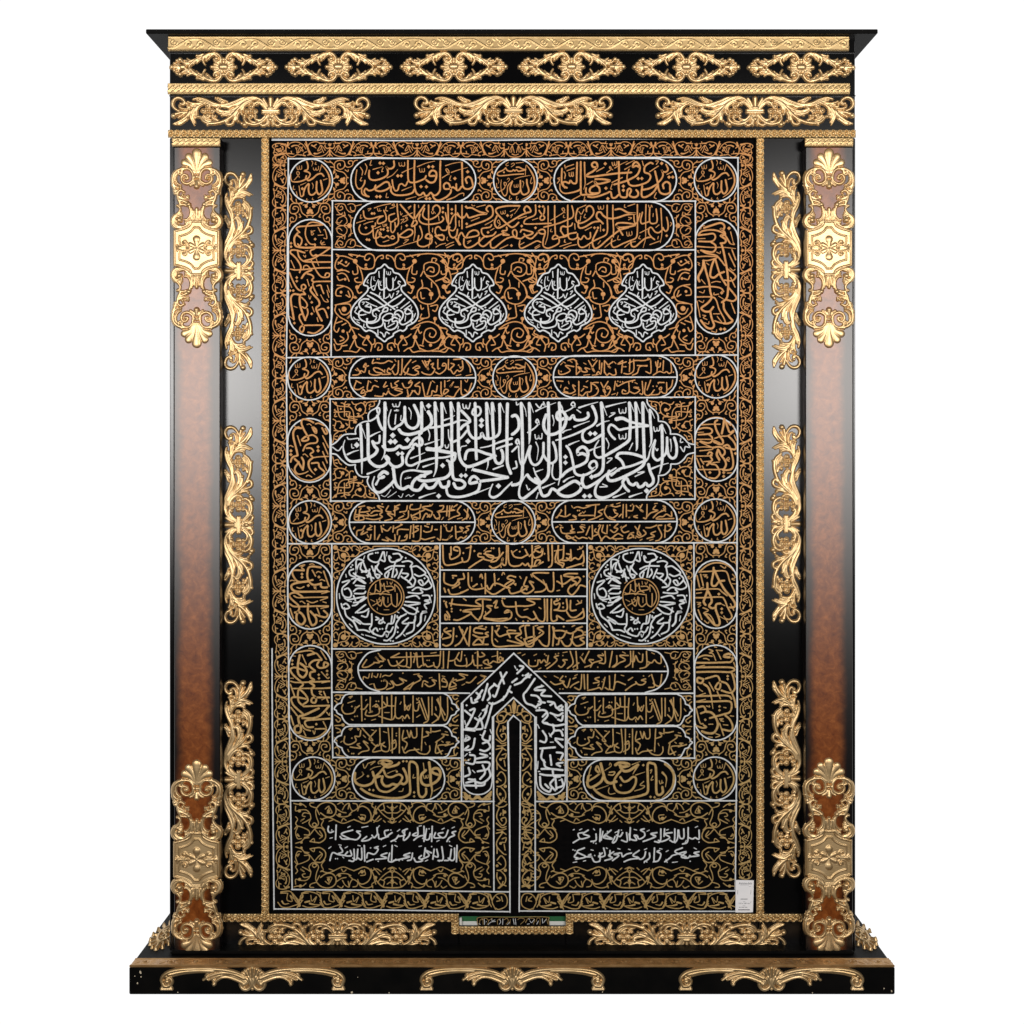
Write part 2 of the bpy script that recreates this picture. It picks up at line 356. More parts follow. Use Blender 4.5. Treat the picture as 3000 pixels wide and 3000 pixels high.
ORN_D = """26>34>30>28>20 100,200 76,160 95,112 160,70 280,46 430,40 600,42 750,58 850,88 935,145 962,195; 20 185,112 280,88 430,72 540,70; l30 160,95 280,70; 34 150,98 290,68 430,57 600,60; 20>22 120,95 250,60 400,50 560,52;
26>30>24>18 82,160 88,195 112,212 160,205 182,170 165,135 130,135 112,160; b26 135,165; l26 75,242 180,242; 20 80,225 175,225; 20 110,120 150,110;
34>30>20 905,135 800,92 690,78 570,108 495,152; 26>22>14 890,150 790,112 690,100 600,130 545,155; 34>28>26 880,172 765,128 690,124 630,155 604,190; b20 603,190; 30>20 820,78 660,52 550,80 520,112; 24>14 760,95 640,85 540,120; b12 540,145; 20 600,150 590,160;
30>34>30>26>18 950,120 978,190 945,238 895,240 865,200 885,158 922,165 932,195 905,208; b24 902,188; 26 940,150 905,120 850,110;
16>38 987,200 987,30; 14>34 975,160 945,42; 12>30 965,140 912,60; 10>22 950,120 885,78; b15 987,238; 30 987,140 987,235"""
def orn_d():
    p = Pen().add(ORN_D, -987 / 3.5127, -140 / 3.5127, 3.5127)
    return relief(mirrored(p, True), 1.3)
def wreath():
    """oval openwork spray lying on the plinth"""
    p = Pen()
    for k in range(15):
        a = math.radians(20 + k * 23); c, s = math.cos(a), math.sin(a)
        p.add('5>8 %f,%f %f,%f' % (c * 26, s * 75, c * 46, s * 118)); p.add('b5.5 %f,%f' % (c * 48, s * 122))
    p.add('c11 ' + ' '.join('%f,%f' % (24 * math.cos(q), 72 * math.sin(q)) for q in np.arange(12) * math.pi / 6))
    for sg in (1, -1):
        p.add('6>10>6 %f,-62 %f,-20 %f,20 %f,50' % (sg * 4, sg * 16, sg * -8, sg * 10)); p.add('b7 %f,-30' % (sg * 6)); p.add('b6 %f,30' % (sg * 9))
    p.add('b9 0,0; b7 0,95; b7 0,-95; 8>12 0,-80 0,-128; 8>12 0,80 0,128')
    return relief(p.items, 2.0, base=4, dome=1.2)
def egg_strip(n, pitch, wid):
    """egg and bead moulding, n eggs along x, first egg half a pitch in; length n*pitch"""
    L = n * pitch; nx = int(L / 1.25) + 1; ny = int(wid / 1.2) + 1
    xs = np.linspace(0, L, nx); ys = np.linspace(-wid / 2, wid / 2, ny); X, Y = np.meshgrid(xs, ys)
    u = (X + 0) % pitch - pitch / 2; h = 1.0 + 0 * X
    e = np.hypot(u / 4.0, Y / (wid * .30)); h = np.maximum(h, np.where(e < 1, 3.0 + 6.5 * np.sqrt(np.clip(1 - e * e, 0, 1)), 0))
    ring = np.abs(np.hypot(u / 7.0, Y / (wid * .47)) - 1); h = np.maximum(h, np.where(ring < .18, 3.0 + 4.4 * np.sqrt(np.clip(1 - (ring / .18) ** 2, 0, 1)), 0))
    w = pitch / 2 - np.abs(u)
    for yy in (-wid * .2, wid * .2): 
        d = np.hypot(w / 2.6, (Y - yy) / 2.6); h = np.maximum(h, np.where(d < 1, 3 + 3.4 * np.sqrt(np.clip(1 - d * d, 0, 1)), 0))
    h = np.where(np.abs(np.abs(Y) - wid / 2) < .9, 5.5, h)
    h[0, :] = h[-1, :] = -1; h[:, 0] = h[:, -1] = -1
    return grid_mesh(xs, ys, h)
def grid_mesh(xs, ys, h):
    ny, nx = h.shape; X, Y = np.meshgrid(xs, ys)
    V = np.stack([X.ravel(), -h.ravel(), -Y.ravel()], 1) * .001; idx = np.arange(nx * ny).reshape(ny, nx)
    F = np.stack([idx[:-1, :-1], idx[1:, :-1], idx[1:, 1:], idx[:-1, 1:]], -1).reshape(-1, 4)
    return V, F
def figured_strip(L, wid, pen, base=5.0, edge=1.8):
    """flat gilt moulding of length L with raised edges and low relief drawn by a pen (x from 0 to L, y about 0)"""
    V, F = relief(pen.items, 1.25, base=base + .5, dome=.62, bounds=(0, -wid / 2, L, wid / 2),
                  plate=lambda X, Y: np.where((np.abs(Y) > wid / 2 - .7) | (X < .7) | (X > L - .7), -1.4, np.where(np.abs(Y) > wid / 2 - edge - 1, base + 1.6, base + .25 * np.sin(X * 1.7 + np.sin(Y * 2.3)) * np.sin(Y * 1.9))))
    return V, F
# ------------------------------------------------------------------ the frame
Z_FLOOR = P(0, 2914, -.113)[2]
Z_PLINTH = P(0, 2834, -.113)[2]
WORLD = {}
def put(name, V, F, m, parent, loc=(0, 0, 0), rot=(0, 0, 0), smooth=True):
    """one mesh at a place of the world, under its parent"""
    o = link_mesh(name, V, F, m, None, smooth); WORLD[o] = loc; attach(o, parent, loc); o.rotation_euler = rot
    return o
def attach(o, parent, loc):
    if parent is None: o.location = loc; return
    pl = WORLD[parent]; o.parent = parent; o.location = tuple(a - b for a, b in zip(loc, pl))
def again(o, parent, loc, rot=None):
    c = o.copy(); C.objects.link(c); WORLD[c] = loc; attach(c, parent, loc)
    if rot is not None: c.rotation_euler = rot
    return c
def slab(name, px0, px1, py0, py1, d0, d1, m, parent, bev=.002):
    """box whose front face covers these pixels at depth d0 and that runs back to d1; its origin is the middle of its front"""
    a = P(px0, py1, d0); b = P(px1, py0, d0)
    c = ((a[0] + b[0]) / 2, d0, (a[2] + b[2]) / 2)
    o = box(name, a[0] - c[0], b[0] - c[0], 0, d1 - d0, a[2] - c[2], b[2] - c[2], m, None, bev)
    WORLD[o] = c; attach(o, parent, c)
    return o
CP = math.pi / 2
root = empty('display_frame', (0, .15, Z_FLOOR)); WORLD[root] = (0, .15, Z_FLOOR)
tag(root, 'tall black and amber wooden frame with carved gilt ornaments standing on a black plinth', 'frame')
# plinth
a = P(378, 2834, -.113); b = P(2622, 2914, -.113)
plinth = box('plinth', a[0], b[0], 0, .62, 0, a[2] - Z_FLOOR, M_BASE, None, .003)
WORLD[plinth] = (0, -.113, Z_FLOOR); attach(plinth, root, WORLD[plinth])
TL = (b[0] - a[0] - .004) * 1000; pen = Pen(); n = 30; pt = TL / n
for k in range(n):
    x = (k + .5) * pt
    pen.add('c3.2 ' + ' '.join('%f,%f' % (x + 11 * math.cos(q), 11 * math.sin(q)) for q in np.arange(8) * math.pi / 4))
    pen.add('b5 %f,0' % x)
    for s in (1, -1):
        pen.add('l3 %f,%f %f,%f; l3 %f,%f %f,%f' % (x - 22, s * 19, x - 6, s * 19, x + 6, s * 19, x + 22, s * 19))
        pen.add('l2.6 %f,%f %f,%f; l2.6 %f,%f %f,%f' % (x - 16, s * 4, x - 28, s * 16, x + 16, s * 4, x + 28, s * 16))
        pen.add('l2.4 %f,0 %f,%f' % (x - s * 15, x - s * 30, 0))
    for q in (-2.4, 2.4): pen.add('l2 %f,-20 %f,20' % (x + pt / 2 - 5 + q, x + pt / 2 + 5 + q))
V, F = figured_strip(TL, 55, pen, base=2.2)
put('edge_strip', V, F, M_TILE, plinth, (a[0] + .002, -.113 + .029, Z_PLINTH + .003), (-CP, 0, 0))
o = box('edge_lip', a[0] + .001, b[0] - .001, 0, .006, 0, .0075, M_TILE, None, .002); WORLD[o] = (0, -.1155, Z_PLINTH); attach(o, plinth, WORLD[o])
V, F = orn_d(); d = -.113
brk = put('bracket_ornament', V, F, M_GOLD, plinth, P(740, 2867, d))
again(brk, plinth, P(1501, 2867, d)); again(brk, plinth, P(2260, 2867, d))
V, F = wreath(); V = V * (.80, 1, .95)
wr = put('spray_ornament', V, F, M_GOLD, plinth, (-1.055, .15, Z_PLINTH + .0005), (-CP, 0, 0)); again(wr, plinth, (1.052, .15, Z_PLINTH + .0005))
rnd = random.Random(4)
for x, y, s in ((411, 2848, 5), (413, 2862, 2.4), (403, 2881, 2.6), (395, 2860, 1.6), (521, 2907, 2), (1031, 2908, 3.4), (1048, 2863, 1.5), (2590, 2896, 2.2), (1140, 2909, 2.4), (1765, 2906, 2), (2612, 2903, 3), (2380, 2909, 1.8)):
    sh = [(s * rnd.uniform(.5, 1.1) * .001, q * 2 * math.pi / 7) for q in range(7)]
    put('paint_chip', [(r * math.cos(t), 0, r * math.sin(t) * 1.2) for r, t in sh], [list(range(7))], M_CHIP, plinth, P(x, y, -.1134), smooth=False)

# case: boards round the curtain
DF = .045
frieze = slab('frieze_board', 497, 2505, 101, 404, DF, .42, M_BLACK, root)
corn = slab('cornice', 427, 2572, 85, 98.4, DF - .031, .47, M_BASE, root)
slab('side_stile', 497, 510.5, 404.5, 2786.5, .012, .42, M_BLACK, root); slab('side_stile', 2499, 2506, 404.5, 2786.5, .012, .42, M_BLACK, root)
sideL = slab('side_board', 511, 787.5, 404.5, 2786.5, .05, .42, M_BLACK, root)
sideR = slab('side_board', 2223.5, 2498.5, 404.5, 2786.5, .05, .42, M_BLACK, root)
lowL = slab('lower_board', 788, 1344, 2679, 2786.5, .05, .42, M_BLACK, root)
lowR = slab('lower_board', 1657, 2223, 2679, 2786.5, .05, .42, M_BLACK, root)
lowM = slab('lower_board', 1344.3, 1656.7, 2714, 2786.5, .05, .42, M_BLACK, root)
back = slab('back_board', 785, 2226, 405, 2785, .085, .10, M_BLACK, root)
# foot moulding between case and plinth
slab('foot_moulding', 500, 2502, 2787, 2797, -.012, .40, M_BASE, root, .003)

def egg(x0, x1, yc, d, parent, name='egg_moulding'):
    k = (DIST + d) / DIST; L = (x1 - x0) * k; n = max(1, round(L / 19.4)); V, F = egg_strip(n, L / n, 23)
    return put(name, V, F, M_STRIP, parent, P(x0, yc, d - .0005))
def eggv(xc, y0, y1, d, parent):
    k = (DIST + d) / DIST; L = (y1 - y0) * k; n = max(1, round(L / 19.2)); V, F = egg_strip(n, L / n, 23)
    return put('egg_moulding', V, F, M_STRIP, parent, P(xc, y0, d - .0005), (0, CP, 0))
egg(492, 2507, 392, DF, frieze)
eggv(777, 404.5, 2677, .05, sideL); eggv(2227, 404.5, 2677, .05, sideR)
egg(652, 1344, 2688.5, .05, lowL); egg(1657, 2352, 2688.5, .05, lowR)
eggv(1333, 2700.5, 2736.5, .05, lowL); eggv(1668.5, 2700.5, 2736.5, .05, lowR)
egg(1345, 1657, 2725, .05, lowM)

# gilt strips with running scrolls
L = 2016.; pen = Pen(); n = 25; pt = L / n
for k in range(n):
    x = k * pt; s = 1 if k % 2 == 0 else -1
    pen.add('3>4>3 %f,%f %f,%f %f,%f %f,%f %f,%f' % (x, s * 13, x + pt * .25, s * 11, x + pt * .5, 0, x + pt * .75, -s * 11, x + pt, -s * 13))
    for cx, q in ((.22, 1), (.78, -1)):
        c = x + pt * cx; e = s * q
        pts = ' '.join('%f,%f' % (c + (11.5 - 1.05 * i) * math.cos(i * .85 + (0 if e > 0 else math.pi)) * .95, -e * 3 + (11.5 - 1.05 * i) * math.sin(i * .85 + (0 if e > 0 else math.pi))) for i in range(10))
        pen.add('3.2>2 ' + pts); pen.add('b2.4 %f,%f' % (c, -e * 3))
    for q in (.06, .5, .92): pen.add('3>1.5 %f,%f %f,%f' % (x + pt * q, s * 15 * (1 if q > .5 else -1), x + pt * q + 7, s * 9 * (1 if q > .5 else -1)))
V, F = figured_strip(L, 42, pen, base=6)
put('scroll_moulding', V, F, M_STRIP, frieze, P(492.5, 129, DF))
def guil(L, w, pt):
    pen = Pen(); n = int(L / pt); pt = L / n
    for k in range(n):
        x = (k + .5) * pt; h = w * .28
        pen.add('3>4>3 %f,%f %f,%f %f,%f %f,%f' % (x - pt * .75, h, x - pt * .3, h * .55, x + pt * .3, -h * .55, x + pt * .75, -h))
        pen.add('2.4 %f,%f %f,%f %f,%f' % (x - pt * .25, h * .9, x + pt * .15, h * .3, x + pt * .75, -h * .1))
        pen.add('b2 %f,%f; b2 %f,%f' % (x - pt * .4, -h * .7, x + pt * .4, h * .75))
    for yy in (-w * .4, w * .4):
        for k in range(int(L / 5)): pen.add('b1.5 %f,%f' % (k * 5 + 2.5, yy))
    return figured_strip(L, w, pen, base=6)
V, F = guil(2019, 33, 17.5)
put('guilloche_moulding', V, F, M_STRIP, frieze, P(492, 261, DF))
# thin black fillets under the strips
slab('fillet', 495, 2507, 151, 154.5, DF - .006, DF, M_BLACK, frieze, .001); slab('fillet', 495, 2507, 278.5, 282, DF - .006, DF, M_BLACK, frieze, .001)

# frieze ornaments
V, F = orn_a()
rs = None
for x, y in ((655.5, 197), (992, 196.5), (1329.5, 196), (1674.5, 196), (2010.5, 197), (2346.5, 198)):
    if rs is None: rs = put('rosette_ornament', V, F, M_GOLD, frieze, P(x, y, DF - .0002))
    else: again(rs, frieze, P(x, y, DF - .0002))
V, F = orn_b(); VB, FB = V, F
sc = put('leaf_scroll_ornament', V, F, M_GOLD, frieze, P(793, 327, DF - .0002))
again(sc, frieze, P(1504, 325, DF - .0002)); again(sc, frieze, P(2212, 326, DF - .0002))
# the same carving upright on the side boards, and upside down on the lower board
for y in (794, 1538, 2284):
    again(sc, sideL, P(699, y, .0498), (0, -CP, 0)); again(sc, sideR, P(2303.5, y - 3, .0498), (0, -CP if SIDE_SAME else CP, 0))
again(sc, lowL, P(989, 2744, .0498), (0, math.pi, 0)); again(sc, lowR, P(2012, 2744, .0498), (0, math.pi, 0))

# columns
VC, FC = orn_c(); cap_mesh = guil(141, 25, 17.5)
co = None
for x0, x1 in ((510, 645), (2360, 2499)):
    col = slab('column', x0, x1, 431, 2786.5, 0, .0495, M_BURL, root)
    cap = slab('capital', x0 - 5, x1 + 1, 405, 431, -.004, .05, M_BLACK, col)
    put('capital_moulding', *cap_mesh, M_STRIP, cap, P((x0 + x1) / 2 - 2 - 70.5, 417.5, -.0045))
    cx = (x0 + x1) / 2 - 1
    for y in (727, 2518 if x0 < 1000 else 2512):
        if co is None: co = put('column_ornament', VC, FC, M_GOLD, col, P(cx, y, -.0002))
        else: again(co, col, P(cx, y, -.0002))
# ------------------------------------------------------------------ the embroidered curtain: strokes read off the photograph
PANELS = []                         # (part name, 'w' or 'g', Pen)
def panel(name, colour):
    p = Pen(); PANELS.append((name, colour, p)); return p
def pill_pts(x0, x1, y0, y1, n=14):
    r = min(x1 - x0, y1 - y0) / 2; pts = []
    if x1 - x0 >= y1 - y0:
        for i in range(n + 1): t = math.pi / 2 + math.pi * i / n; pts.append((x0 + r + r * math.cos(t), (y0 + y1) / 2 - (y1 - y0) / 2 * math.sin(t)))
        for i in range(n + 1): t = -math.pi / 2 + math.pi * i / n; pts.append((x1 - r + r * math.cos(t), (y0 + y1) / 2 - (y1 - y0) / 2 * math.sin(t)))
    else:
        for i in range(n + 1): t = math.pi * i / n; pts.append(((x0 + x1) / 2 + (x1 - x0) / 2 * math.cos(t), y0 + r - r * math.sin(t)))
        for i in range(n + 1): t = math.pi + math.pi * i / n; pts.append(((x0 + x1) / 2 + (x1 - x0) / 2 * math.cos(t), y1 - r - r * math.sin(t)))
    return ' '.join('%.1f,%.1f' % p for p in pts + pts[:1])
def ring_pts(cx, cy, rx, ry=None, n=18):
    ry = ry or rx
    return ' '.join('%.1f,%.1f' % (cx + rx * math.cos(i * 2 * math.pi / n), cy + ry * math.sin(i * 2 * math.pi / n)) for i in range(n))

LW = 4.9
# straight dividing lines
for pts in ('797,410 1000,410 1160,412 1450,411 1700,408 2000,406 2206,406', '797,1900 797,2000 799,2300 803,2664', '803,2663 1000,2664 1250,2668 1490,2671', '1521,2669 1800,2670 2157,2670',
            '1494,2673 1493,2400 1488,2115 1504,2096 1525,2114 1523,2400 1521,2671', '1352,2347 1352,2061 1505,1914 1661,2062 1661,2347', '1447,2612 1446,2350 1445,2100 1504,2044 1567,2100 1568,2350 1568,2611',
            '845,463 842,740 841,900 839,1080 842,1450 843,1700 846,2000 851,2345 856,2606', '843,465 1000,464 1090,462 1300,466 1500,468 1700,462 2000,461 2164,462',
            '2162,462 2163,800 2162,1040 2160,1450 2158,1900 2160,2100 2157,2345 2154,2611', '854,2606 1150,2609 1494,2613', '1523,2612 1800,2612 2156,2610',
            '972,588 1100,590 1500,592 1700,591 2039,589', '974,588 972,800 970,1046', '2037,588 2038,800 2037,1041', '973,731 1250,734 1500,735 1800,733 2038,732',
            '840,1048 1100,1044 1500,1046 1900,1041 2163,1040', '965,1169 1250,1166 1500,1169 1800,1166 2038,1163', '967,1167 967,1300 969,1470', '2037,1162 2036,1300 2036,1464', '967,1468 1250,1468 1500,1468 1800,1465 2037,1462',
            '842,1593 1200,1593 1500,1592 1800,1591 2160,1590', '972,1593 973,1750 972,2000 975,2221', '1289,1593 1289,1750 1289,1901', '1720,1592 1720,1900', '2033,1591 2033,1900 2034,2000 2035,2223', '971,1901 1300,1902 1700,1901 2034,1900',
            '1290,1670 1500,1670 1719,1668', '1290,1748 1719,1747', '1290,1826 1719,1826', '975,2028 1200,2029 1376,2031', '1638,2031 2032,2031', '975,2219 1150,2221 1352,2221', '1662,2226 1850,2223 2037,2221',
            '853,2346 1150,2347 1448,2348', '1569,2348 1850,2347 2159,2346', '1023,1107 1394,1107', '1621,1105 1984,1105', '1023,1530 1392,1530', '1617,1529 1984,1528', '1050,1964 1250,1964 1452,1966', '1566,1967 1957,1967', '1030,2123 1295,2125', '1712,2126 1975,2125'):
    panel('dividing_line', 'w').add('l%.1f %s' % (LW, pts))
# rings and pills
for a in ((911, 529, 63), (1510, 529, 64), (2097, 527, 63), (906, 1109, 63), (1508, 1107, 64), (2099, 1103, 63), (908, 1530, 63), (1504, 1530, 64), (2097, 1525, 63), (918, 2281, 63), (2094.5, 2281, 63), (1130, 1747, 144, 140), (1877, 1747, 144, 140)):
    panel('ring_outline', 'w').add('c%.1f %s' % (LW, ring_pts(*a)))
for a in ((1028, 1394, 464, 591), (1623, 1982, 464, 590), (1036, 1974, 591, 734), (845, 973, 643, 984), (2037, 2163, 642, 979), (1023, 1394, 1045, 1168), (1621, 1984, 1042, 1165), (843, 970, 1226, 1413), (2036, 2161, 1224, 1410),
          (1023, 1392, 1467, 1592), (1617, 1984, 1465, 1591), (843, 972, 1644, 1843), (2034, 2160, 1641, 1841), (846, 972, 1891, 2169), (2035, 2160, 1890, 2169), (1032, 1303, 2220, 2345), (1709, 1979, 2225, 2346)):
    panel('cartouche_outline', 'w').add('l%.1f %s' % (LW, pill_pts(*a)))
p = panel('cartouche_outline', 'w').add('4.9 1115,1904 1078,1914 1054,1943 1049,1962 1056,1988 1078,2014 1112,2026')
p = panel('cartouche_outline', 'w').add('4.9 1895,1902 1930,1912 1950,1940 1957,1968 1948,1995 1925,2018 1890,2029')
NOTCH = 'l13 650,410 1390,405; 13 1390,405 1430,425 1455,460 1460,485; 13 1460,485 1490,498 1500,520 1515,532 1495,550 1485,570 1455,582; 13 1455,582 1440,615 1420,645 1390,655; l13 1390,655 650,652; 13 650,652 620,630 600,600 595,580; 13 595,580 560,562 550,540 535,530 545,508 565,490 590,482; 13 590,482 598,450 620,420 650,410'
for ox, oy in ((780, 1880), (780, 1975), (1464, 1882), (1464, 1977)):
    panel('cartouche_outline', 'w').add(NOTCH, ox, oy, 2.683)

# first row
AR = """20>40>40>16 1050,540 1130,630 1190,750 1200,880 1150,1000 1080,1090 980,1160; 18 1050,530 1010,660; 34 765,470 790,550 780,620 720,650 790,670 830,710 800,780 750,790 760,740; 20>40>36 465,700 470,800 500,850 600,855 700,830 760,800 800,830 880,790 960,720 1040,700 1090,750;
40 1030,830 1050,930 1060,1020 1020,1085 980,1080 950,1000 955,850; 38 950,1040 880,1100 820,1085 800,1000 810,900; 36>36>18 800,890 740,960 710,1050 700,1110 660,1130 640,1060 620,930; d36 685,985; 16 580,570 590,620 620,620 625,550 635,615 670,610 670,550; 16 890,590 900,630 930,630 940,590 950,635 985,620 990,560;
18 530,820 610,730 625,680 590,660 580,700 630,770; 20>10 650,915 700,895 755,870; 22>10 860,460 880,500 860,560; 16 940,480 925,520 950,525; 22>10 870,880 890,930 875,990; 20 1080,820 1150,795; 18 520,930 510,990 545,1000; 16 880,1160 870,1190 900,1195; 16 770,1170 760,1200 790,1200; 18 570,1040 590,1130"""
for cx, cy in ((911, 529), (2097, 527), (906, 1109), (2099, 1103), (908, 1530), (2097, 1525), (918, 2281), (2094.5, 2281)):
    panel('round_script', 'g').add(AR, cx - 846 / 6.44, cy - 831 / 6.44, 6.44)
HA = """30>70>74>70>20 1370,290 1480,440 1590,640 1640,820 1640,1000 1580,1200 1420,1390 1170,1510; 30 1350,280 1330,420 1320,640; 60 1000,360 1100,360 1220,420 1330,440; 60 1330,450 1200,480 1080,500 1000,450 950,490 900,450 850,490 760,500 680,470 620,380; 56 620,390 520,470 420,510 340,560 330,620 400,660 600,650 900,615 1260,595; d44 563,535;
20>40>20 920,785 1130,710 1490,645; 70 1370,790 1380,950 1430,1110 1440,1210 1380,1290 1270,1330 1190,1270 1150,1130 1145,950 1145,830; 70 1140,1180 1060,1280 920,1320 820,1270 780,1130 790,1040 860,850; 40>56>24 830,880 740,960 690,1060 680,1230 640,1340 580,1370 510,1280 470,1170 450,1000 470,800;
40 610,1030 650,950 620,900 570,900 570,970 600,1040 540,1140 370,1230; 30 920,980 930,1060 980,1060 1000,970 1010,1060 1060,1050 1060,960; 40>20 330,740 380,840 370,930; 40>24 300,930 310,1060 340,1090 380,1070; 26 680,790 720,740 760,800 700,880; 40>16 1220,850 1260,920 1225,1080; 30 1540,720 1500,900 1540,940 1565,900;
34 770,1370 750,1480 790,1500 830,1460; 34 1020,1380 1000,1490 1030,1520 1070,1480; 30 720,190 640,250 650,310 720,290; 30 820,250 900,210 930,260 820,350; 30 990,210 1250,185"""
for cx, cy in ((1510, 529), (1508, 1107), (1504, 1530)):
    panel('round_script', 'g').add(HA, cx - 968 / 12.075, cy - 830 / 12.075, 12.075)
panel('script', 'g').add("""32 1770,390 1750,330 1790,295 1830,320 1850,380 1855,440 1800,475 1740,470 1705,420 1700,300 1695,80; 32 1690,440 1650,490 1615,490 1610,430 1610,400; 32 1610,480 1560,450 1520,470 1440,475 1425,420 1460,385 1500,400 1520,450 1530,520 1470,590 1370,640 1310,640 1270,600 1265,560;
32 1375,60 1370,200 1370,400 1365,500 1320,560 1270,570 1230,530 1190,570 1150,575 1120,530 1080,565 1040,560 1005,510 985,400 985,200 990,50; 32 985,480 960,530 880,560 780,570 690,560 640,510 640,440; 34 1160,340 1220,380 1280,370 1310,310 1310,230 1260,200 1215,230 1215,280 1300,280; 30 1160,280 1140,320 1080,350 1010,375 940,380 900,350 890,250 890,50;
28 890,360 850,430 800,400 760,420 740,490 700,500 670,440 655,340; 32 680,60 685,130 650,170 590,170 565,140 590,200 580,270 500,320 400,345 330,330 310,280 315,200; 32 620,430 600,380 550,375 480,420 400,480 470,510 560,490 620,450; 30 410,420 380,480 310,500 260,470 240,520 270,570 310,590; 20>30 130,190 115,300 115,400 150,470 200,460 240,400 250,350; 26 200,470 210,550 290,590;
d30 475,90 525,95 1200,145 1260,145 740,280 790,280 445,235 1085,440 1165,445 1780,220 1590,320 425,590 475,590 1165,620 1215,620; 16 755,85 765,130 790,130 795,80 800,130 840,130 840,80; 16 1060,170 1070,220 1095,220 1100,170 1105,220 1135,215 1135,170;
20>10 1030,145 1150,95 1290,60; 20>10 1450,130 1560,95 1680,75; 20>10 1535,230 1650,190 1780,155; 20>10 800,235 880,195 970,160; 20>10 800,500 870,470 945,440; 20>10 580,310 660,270 740,185; 20>10 370,185 440,165 510,145; 20>10 860,630 930,610 1010,590; 20>10 1035,630 1090,600 1140,590; 24>14 1470,640 1580,600 1660,550 1720,540 1720,580;
18 180,150 215,210 205,270; 18 255,100 280,160 250,260; 16 345,50 325,120 350,120; 16 200,300 180,350 205,355; 16 520,160 500,215 520,215; 16 575,540 565,600 600,600; 18 1400,310 1500,240 1480,180 1455,190 1500,260; 16 1530,280 1510,340 1530,350""", 1020, 460, 5.084)
panel('script', 'g').add("""34 1700,470 1690,410 1740,370 1790,400 1795,470 1790,530 1720,555 1650,530 1620,460 1610,380 1570,210; 34 1610,400 1560,430 1480,470 1380,490; 34 1600,440 1550,520 1470,580 1400,600 1370,560 1380,430; 30 1735,110 1765,180 1740,220 1690,220 1670,190 1690,260 1670,320 1620,380;
32 1540,100 1500,85 1430,130 1410,180 1420,230 1480,250 1505,300 1460,370 1350,415 1250,430 1190,410 1160,350; 34 1330,150 1290,130 1240,150 1250,100 1290,75 1330,110 1345,180 1300,270 1200,330 1100,370 960,410; 20>30 1185,180 1160,250 1155,330 1180,380; 34 700,150 650,150 630,110 660,80 700,90 710,150 650,210 580,250 550,280 620,295 800,270 1000,245 1220,230;
34 1030,70 1035,250 1030,450 1050,570 1090,600 1150,590 1160,500 1190,470 1215,500 1190,570 1250,600 1310,580 1320,530 1290,490; 32 1030,560 980,605 930,600 910,520 850,540 740,580 640,600 570,590; 34 680,330 780,330 900,350 830,380 720,400 670,360 700,420 740,460 740,530 650,540 600,520 610,460 680,420; 32 730,540 650,560 540,560 480,560 465,500 465,70; 30>14 520,80 525,250 530,400 510,480; 30 545,460 540,520 560,560;
32 410,80 405,250 400,380 350,390 310,350 290,390 240,370 200,380 210,430 260,460; 30 185,170 180,300 185,400 230,460; 20>34 155,400 160,490 220,540 330,530 430,500 465,470; 20 260,205 370,165; 18 225,120 240,180 250,150 360,110; 16 290,230 295,280 320,285 325,225 335,285 355,280 350,225; 20 215,220 235,260 225,320; 18 155,310 120,320 150,340 115,390;
d30 830,100 840,465 868,620 1100,435 1100,495 1320,320 1375,320 1670,95 1780,300 1835,300; 20 700,215 810,155; 18 850,235 920,180 900,140 895,165 940,190; 16 930,80 940,125 960,125 965,75 975,120 1000,115 1005,65; 20>10 970,165 1060,110 1160,65; 20>10 1140,110 1200,80 1265,50; 20>10 1120,185 1215,130; 20 930,380 1010,340 1085,305; 20 555,410 640,360; 16 935,400 910,470 930,480;
20 1490,220 1620,135; 18 1380,60 1400,130; 16 1580,60 1620,60 1590,110; 20 1750,260 1830,220; 20 320,650 390,610 455,575; 16 525,590 515,645 540,640; 18 1590,530 1560,600 1590,620""", 1610, 460, 5.084)
